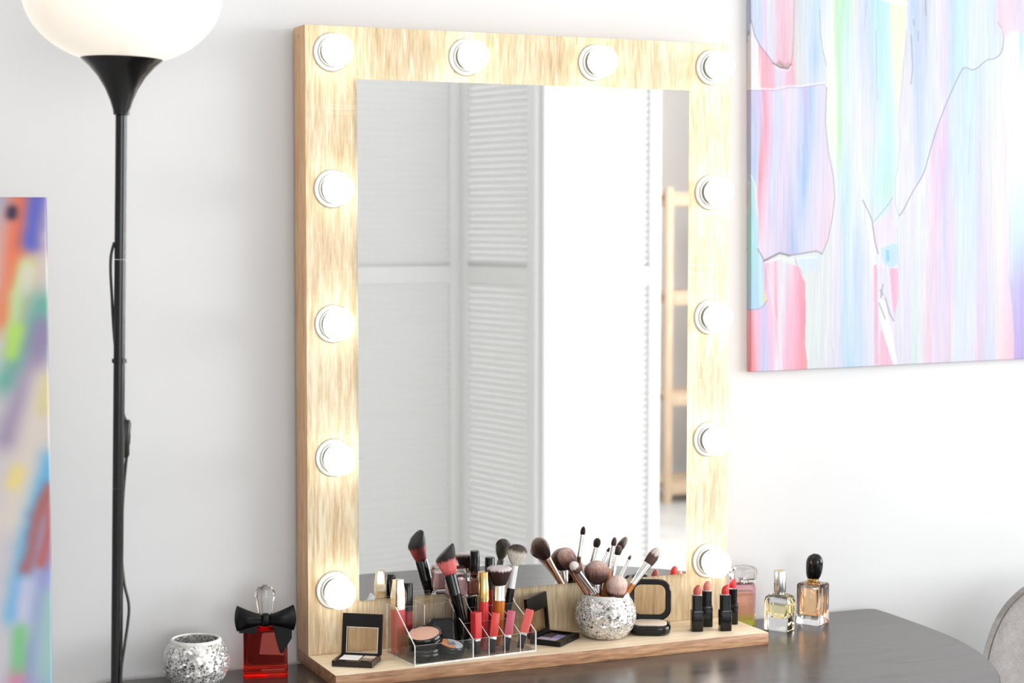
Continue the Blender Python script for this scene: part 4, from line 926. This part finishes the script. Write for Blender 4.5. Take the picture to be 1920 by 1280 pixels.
p2 = palette('open palette of lilac and violet shadows between the organizer and the pot', (Fp.x, Fp.y, .0003), A2, .0640, .0460, .0560, 6,
        [(.06, .34, .55, .88, 'sh_lilac'), (.06, .34, .20, .52, 'sh_lilac'), (.37, .66, .20, .52, 'sh_violet'), (.37, .66, .55, .88, 'sh_plum')], M['black_satin'], (.08, .92, .10, .62), 'black_satin')
box('clasp', (.024, .040, -.0008, .001, .0015, .0062), M['black_plastic'], p2, .0004, 1)
ang = math.atan2(-.086+.0532, .5128-.471)
cp = thing('pressed_powder', 'black rounded-square compact open with cream powder and upright see-through lid', 'compact', (.4925, -.0540, .0003), rz=R(-27))
rprism('case', [(.0500, .0430, .014, 0), (.0565, .0490, .016, .0025), (.0590, .0510, .017, .008), (.0585, .0505, .017, .0125), (.0560, .0480, .016, .0140)], M['black_plastic'], cp, 10)
rprism('powder', [(.0480, .0400, .014, .0139), (.0480, .0400, .014, .0148), (.0460, .0380, .014, .0152)], M['cream'], cp, 10)
lid = bpy.data.objects.new('lid', None); COL.objects.link(lid); lid.parent = cp; lid.location = (0, .0235, .0130); lid.rotation_euler = (R(90-7), 0, 0)
lw, lh = .0610, .0590
lp = lambda w_, h_, r_, z_: [(x, y+lh/2, z_) for x, y, _ in rrect(w_, h_, r_, 0, 10)]
V, Fs = loft([lp(lw-.0165, lh-.0165, .010, -.0030), lp(lw-.016, lh-.016, .010, .0030), lp(lw-.014, lh-.014, .011, .0042), lp(lw-.003, lh-.003, .016, .0042), lp(lw, lh, .017, .0025), lp(lw, lh, .017, -.0025), lp(lw-.006, lh-.006, .015, -.0045), lp(lw-.0160, lh-.0160, .010, -.0040), lp(lw-.0165, lh-.0165, .010, -.0030)], (False, False))
obj('lid_frame', me_from('lid_frame', V, Fs, True), M['black_plastic'], lid)
V, Fs = loft([lp(lw-.0163, lh-.0163, .0100, -.0006), lp(lw-.0163, lh-.0163, .0100, .0006)])
obj('lid_window', me_from('lid_window', V, Fs), M['lid_pane'], lid)
tube('hinge', [(-.012, .0245, .0130), (.012, .0245, .0130)], .0022, M['black_plastic'], cp, res=1)

# ------------------------------------------------------------------ lipsticks
def lipstick(label, loc, rz, bcol, name, h=1.0):
    mt = simple(name, bcol, 0.3, 0, 0.04, 200)
    th = thing('lipstick', label, 'lipstick', loc, rz=rz, group='open black lipsticks on the shelf')
    rprism('base', [(.0160, .0160, .003, 0), (.0168, .0168, .0032, .0008), (.0172, .0172, .0032, .0280), (.0166, .0166, .0032, .0296)], M['black_plastic'], th)
    rprism('tube', [(.0142, .0142, .003, .0290), (.0142, .0142, .003, .0512), (.0134, .0134, .003, .0516)], M['black_plastic'], th)
    lathe('sleeve', [(.0060, .0512), (.0062, .0522), (.0057, .0526)], M['silver'], th, 24)
    loops = []
    for s in [k/14 for k in range(15)]:
        z = .0505+.0163*s; k = max(0, (s-.35)/.65); r = .0055*math.sqrt(max(.0004, 1-k**2.2))
        loops.append([(r*math.cos(2*PI*j/24)+.0026*k*k, r*math.sin(2*PI*j/24), z) for j in range(24)])
    V, Fs = loft(loops); obj('bullet', me_from('bullet', V, Fs, True, sharp=70), mt, th)
    return th
lipstick('open black lipstick with a brownish coral bullet, nearest the black compact', (.5605, -.0690, .0002), R(-18), (206, 96, 82), 'brown_coral_wax')
lipstick('open black lipstick with a light coral bullet, standing behind the brownish coral one', (.5895, -.0465, .0002), R(-25), (240, 138, 122), 'light_coral_wax')
lipstick('open black lipstick with a bright red bullet, in front of the rose red one', (.6000, -.0815, .0002), R(-15), (232, 62, 56), 'bright_red_wax')
lipstick('open black lipstick with a rose red bullet, nearest the pink perfume bottle', (.6320, -.0470, .0002), R(-30), (226, 56, 70), 'rose_red_wax')

# ------------------------------------------------------------------ perfume bottles
rb = thing('perfume_bottle', 'red glass perfume bottle with a black bow and crystal stopper', 'perfume bottle', (-.0640, -.0150, TZ+.0002), rz=R(-15))
rprism('bottle', [(.0560, .0300, .004, 0), (.0582, .0322, .005, .0012), (.0582, .0322, .005, .0062), (.0572, .0312, .005, .0068), (.0572, .0312, .005, .0082), (.0590, .0330, .005, .0092), (.0590, .0330, .005, .0130), (.0578, .0318, .005, .0140), (.0580, .0320, .006, .0590), (.0540, .0290, .007, .0640), (.0260, .0200, .008, .0660), (.0180, .0180, .008, .0668), (.0170, .0170, .008, .0735)], M['red_glass'], rb)
rprism('liquid', [(.0430, .0200, .005, .0180), (.0470, .0230, .006, .0200), (.0470, .0230, .006, .0585)], M['red_liquid'], rb)
lathe('neck_ring', [(.0095, .0735), (.0100, .0742), (.0100, .0790), (.0092, .0796)], M['silver'], rb, 32)
st = [(.0100, .0930), (.0118, .0938), (.0118, .0955), (.0092, .0968), (.0090, .0985), (.0120, .1150), (.0138, .1235), (.0132, .1270), (.0085, .1340), (.0040, .1355)]
V, Fs = loft([circ(r_, z_-.0140, 8) for r_, z_ in st]); obj('stopper', me_from('stopper', V, Fs), M['crystal'], rb)
def wing(name, side):
    loops = []
    for s in [k/10 for k in range(11)]:
        x = side*(.004+.0345*s); hh = .0068+.0105*s**1.3; cz = .0790+.0030*s*(1 if side < 0 else .8); th_ = .0050+.0055*math.sin(PI*min(1, s*1.1))**1
        lp_ = []
        for j in range(24):
            a_ = 2*PI*j/24; pin = 1-.22*math.exp(-((math.sin(a_))/.25)**2)*(1-s)
            lp_.append((x+side*.0018*math.cos(2*a_)*s, -.0185-.0015*s+th_*math.cos(a_)*pin, cz+hh*math.sin(a_)))
        loops.append(lp_)
    # folded-in end, so the loop reads as hollow
    last = loops[-1]; c = Vector((side*.034, -.0195, .082))
    loops.append([tuple(c+(Vector(p)-c)*.82) for p in last]); loops.append([tuple(Vector((side*.022, -.019, .081))+(Vector(p)-c)*.5) for p in last])
    V, Fs = loft(loops); return obj(name, me_from(name, V, Fs, True, sharp=70), M['bow'], rb)
wing('bow_loop', -1); wing('bow_loop', 1)
V, Fs = loft([rrect(.0105*k1, .0105*k2, .004, z_, 5, 0, -.0195) for k1, k2, z_ in ((.7, .7, .0705), (1, 1, .0725), (1.08, 1.1, .0790), (1, 1, .0855), (.7, .7, .0878))])
obj('bow_knot', me_from('bow_knot', V, Fs, True, sharp=70), M['bow'], rb)
def ribbon(name, out, y):
    V = [(x, y+dy, z) for dy in (0, .0012) for x, z, in out]; n = len(out)
    Fs = [tuple(range(n)), tuple(range(2*n-1, n-1, -1))]+[(i, (i+1) % n, (i+1) % n+n, i+n) for i in range(n)]
    return obj(name, me_from(name, V, Fs), M['bow'], rb)
ribbon('bow_tail', [(.0030, .0760), (.0100, .0690), (.0180, .0390), (.0215, .0335), (.0345, .0540), (.0350, .0700), (.0200, .0780)], -.0205)
ribbon('bow_tail', [(-.0345, .0660), (-.0345, .0620), (-.0120, .0610), (-.0080, .0730), (-.0200, .0740)], -.0180)
tube('bow_band', [(.0100*math.cos(R(a_)), .0100*math.sin(R(a_)), .0765) for a_ in range(0, 360, 30)], .0042, M['bow'], rb, closed=True, res=3)

A4 = R(-60)
am = thing('perfume_bottle', 'square clear perfume bottle of amber liquid with a black pebble cap', 'perfume bottle', (.7870, -.0215, TZ+.0002), rz=A4)
rprism('bottle', [(.0370, .0360, .002, 0), (.0385, .0375, .003, .0012), (.0385, .0375, .003, .0040), (.0375, .0365, .003, .0050), (.0375, .0365, .003, .0585), (.0350, .0340, .004, .0610), (.0190, .0190, .006, .0622), (.0150, .0150, .006, .0640)], M['glass'], am)
rprism('liquid', [(.0285, .0275, .002, .0140), (.0295, .0285, .003, .0150), (.0295, .0285, .003, .0545)], M['amber_liquid'], am)
lathe('neck_ring', [(.0082, .0632), (.0086, .0640), (.0086, .0672), (.0080, .0678)], M['gold'], am, 32)
loops = []
for s in [k/18 for k in range(19)]:
    z = .0672+.0385*s; r_ = (.0118+.0024*s)*math.sqrt(max(0.0006, 1-abs(2*(s*.88+.12)-1)**2.8)); ox_ = .0022*math.sin(s*PI*.8)
    loops.append([(ox_*1.2-.001*s+r_*1.02*math.cos(2*PI*j/32), r_*.80*math.sin(2*PI*j/32), z+.24*r_*math.cos(2*PI*j/32)*s) for j in range(32)])
V, Fs = loft(loops); obj('cap', me_from('cap', V, Fs, True, sharp=80), M['black_plastic'], am)

cb = thing('perfume_bottle', 'small clear perfume bottle of pale yellow liquid with a silver cap', 'perfume bottle', (.7175, -.0395, TZ+.0002), rz=R(-57))
rprism('bottle', [(.0370, .0300, .003, 0), (.0385, .0315, .004, .0012), (.0385, .0315, .004, .0430), (.0365, .0300, .006, .0490), (.0300, .0260, .008, .0520), (.0180, .0180, .008, .0535)], M['glass'], cb)
rprism('liquid', [(.0200, .0120, .004, .0190), (.0290, .0210, .006, .0240), (.0300, .0220, .006, .0375)], M['yellow_liquid'], cb)
lathe('collar', [(.0078, .0532), (.0078, .0565)], M['silver'], cb, 32)
M['silver_cap'] = simple('brushed_pale_silver', (222, 224, 226), 0.28, 1, 0.02)
lathe('cap', [(.0086, .0562), (.0090, .0568), (.0090, .0712), (.0088, .0714), (.0088, .0718), (.0090, .0720), (.0090, .0872), (.0086, .0878)], M['silver_cap'], cb, 40)
lathe('cap_top', [(.0084, .0877), (.0078, .0882)], M['gold'], cb, 32)

pk = thing('perfume_bottle', 'pink to green glass perfume bottle with a clear faceted cap behind the shelf end', 'perfume bottle', (.6815, .0060, TZ+.0002), rz=R(-20))
rprism('bottle', [(.0330, .0230, .003, 0), (.0345, .0245, .004, .0012), (.0345, .0245, .004, .0600), (.0320, .0225, .005, .0635), (.0150, .0150, .006, .0645)], M['pinkgreen'], pk)
rprism('liquid', [(.0250, .0160, .003, .0090), (.0262, .0172, .004, .0100), (.0262, .0172, .004, .0520)], M['yellow_liquid'], pk)
lathe('neck_ring', [(.0075, .0643), (.0075, .0740)], M['silver'], pk, 24)
V, Fs = loft([circ(r_, z_, 8, 1, .7) for r_, z_ in ((.0150, .0668), (.0205, .0700), (.0215, .0790), (.0200, .0860), (.0150, .0890))]); obj('cap', me_from('cap', V, Fs), M['crystal'], pk)
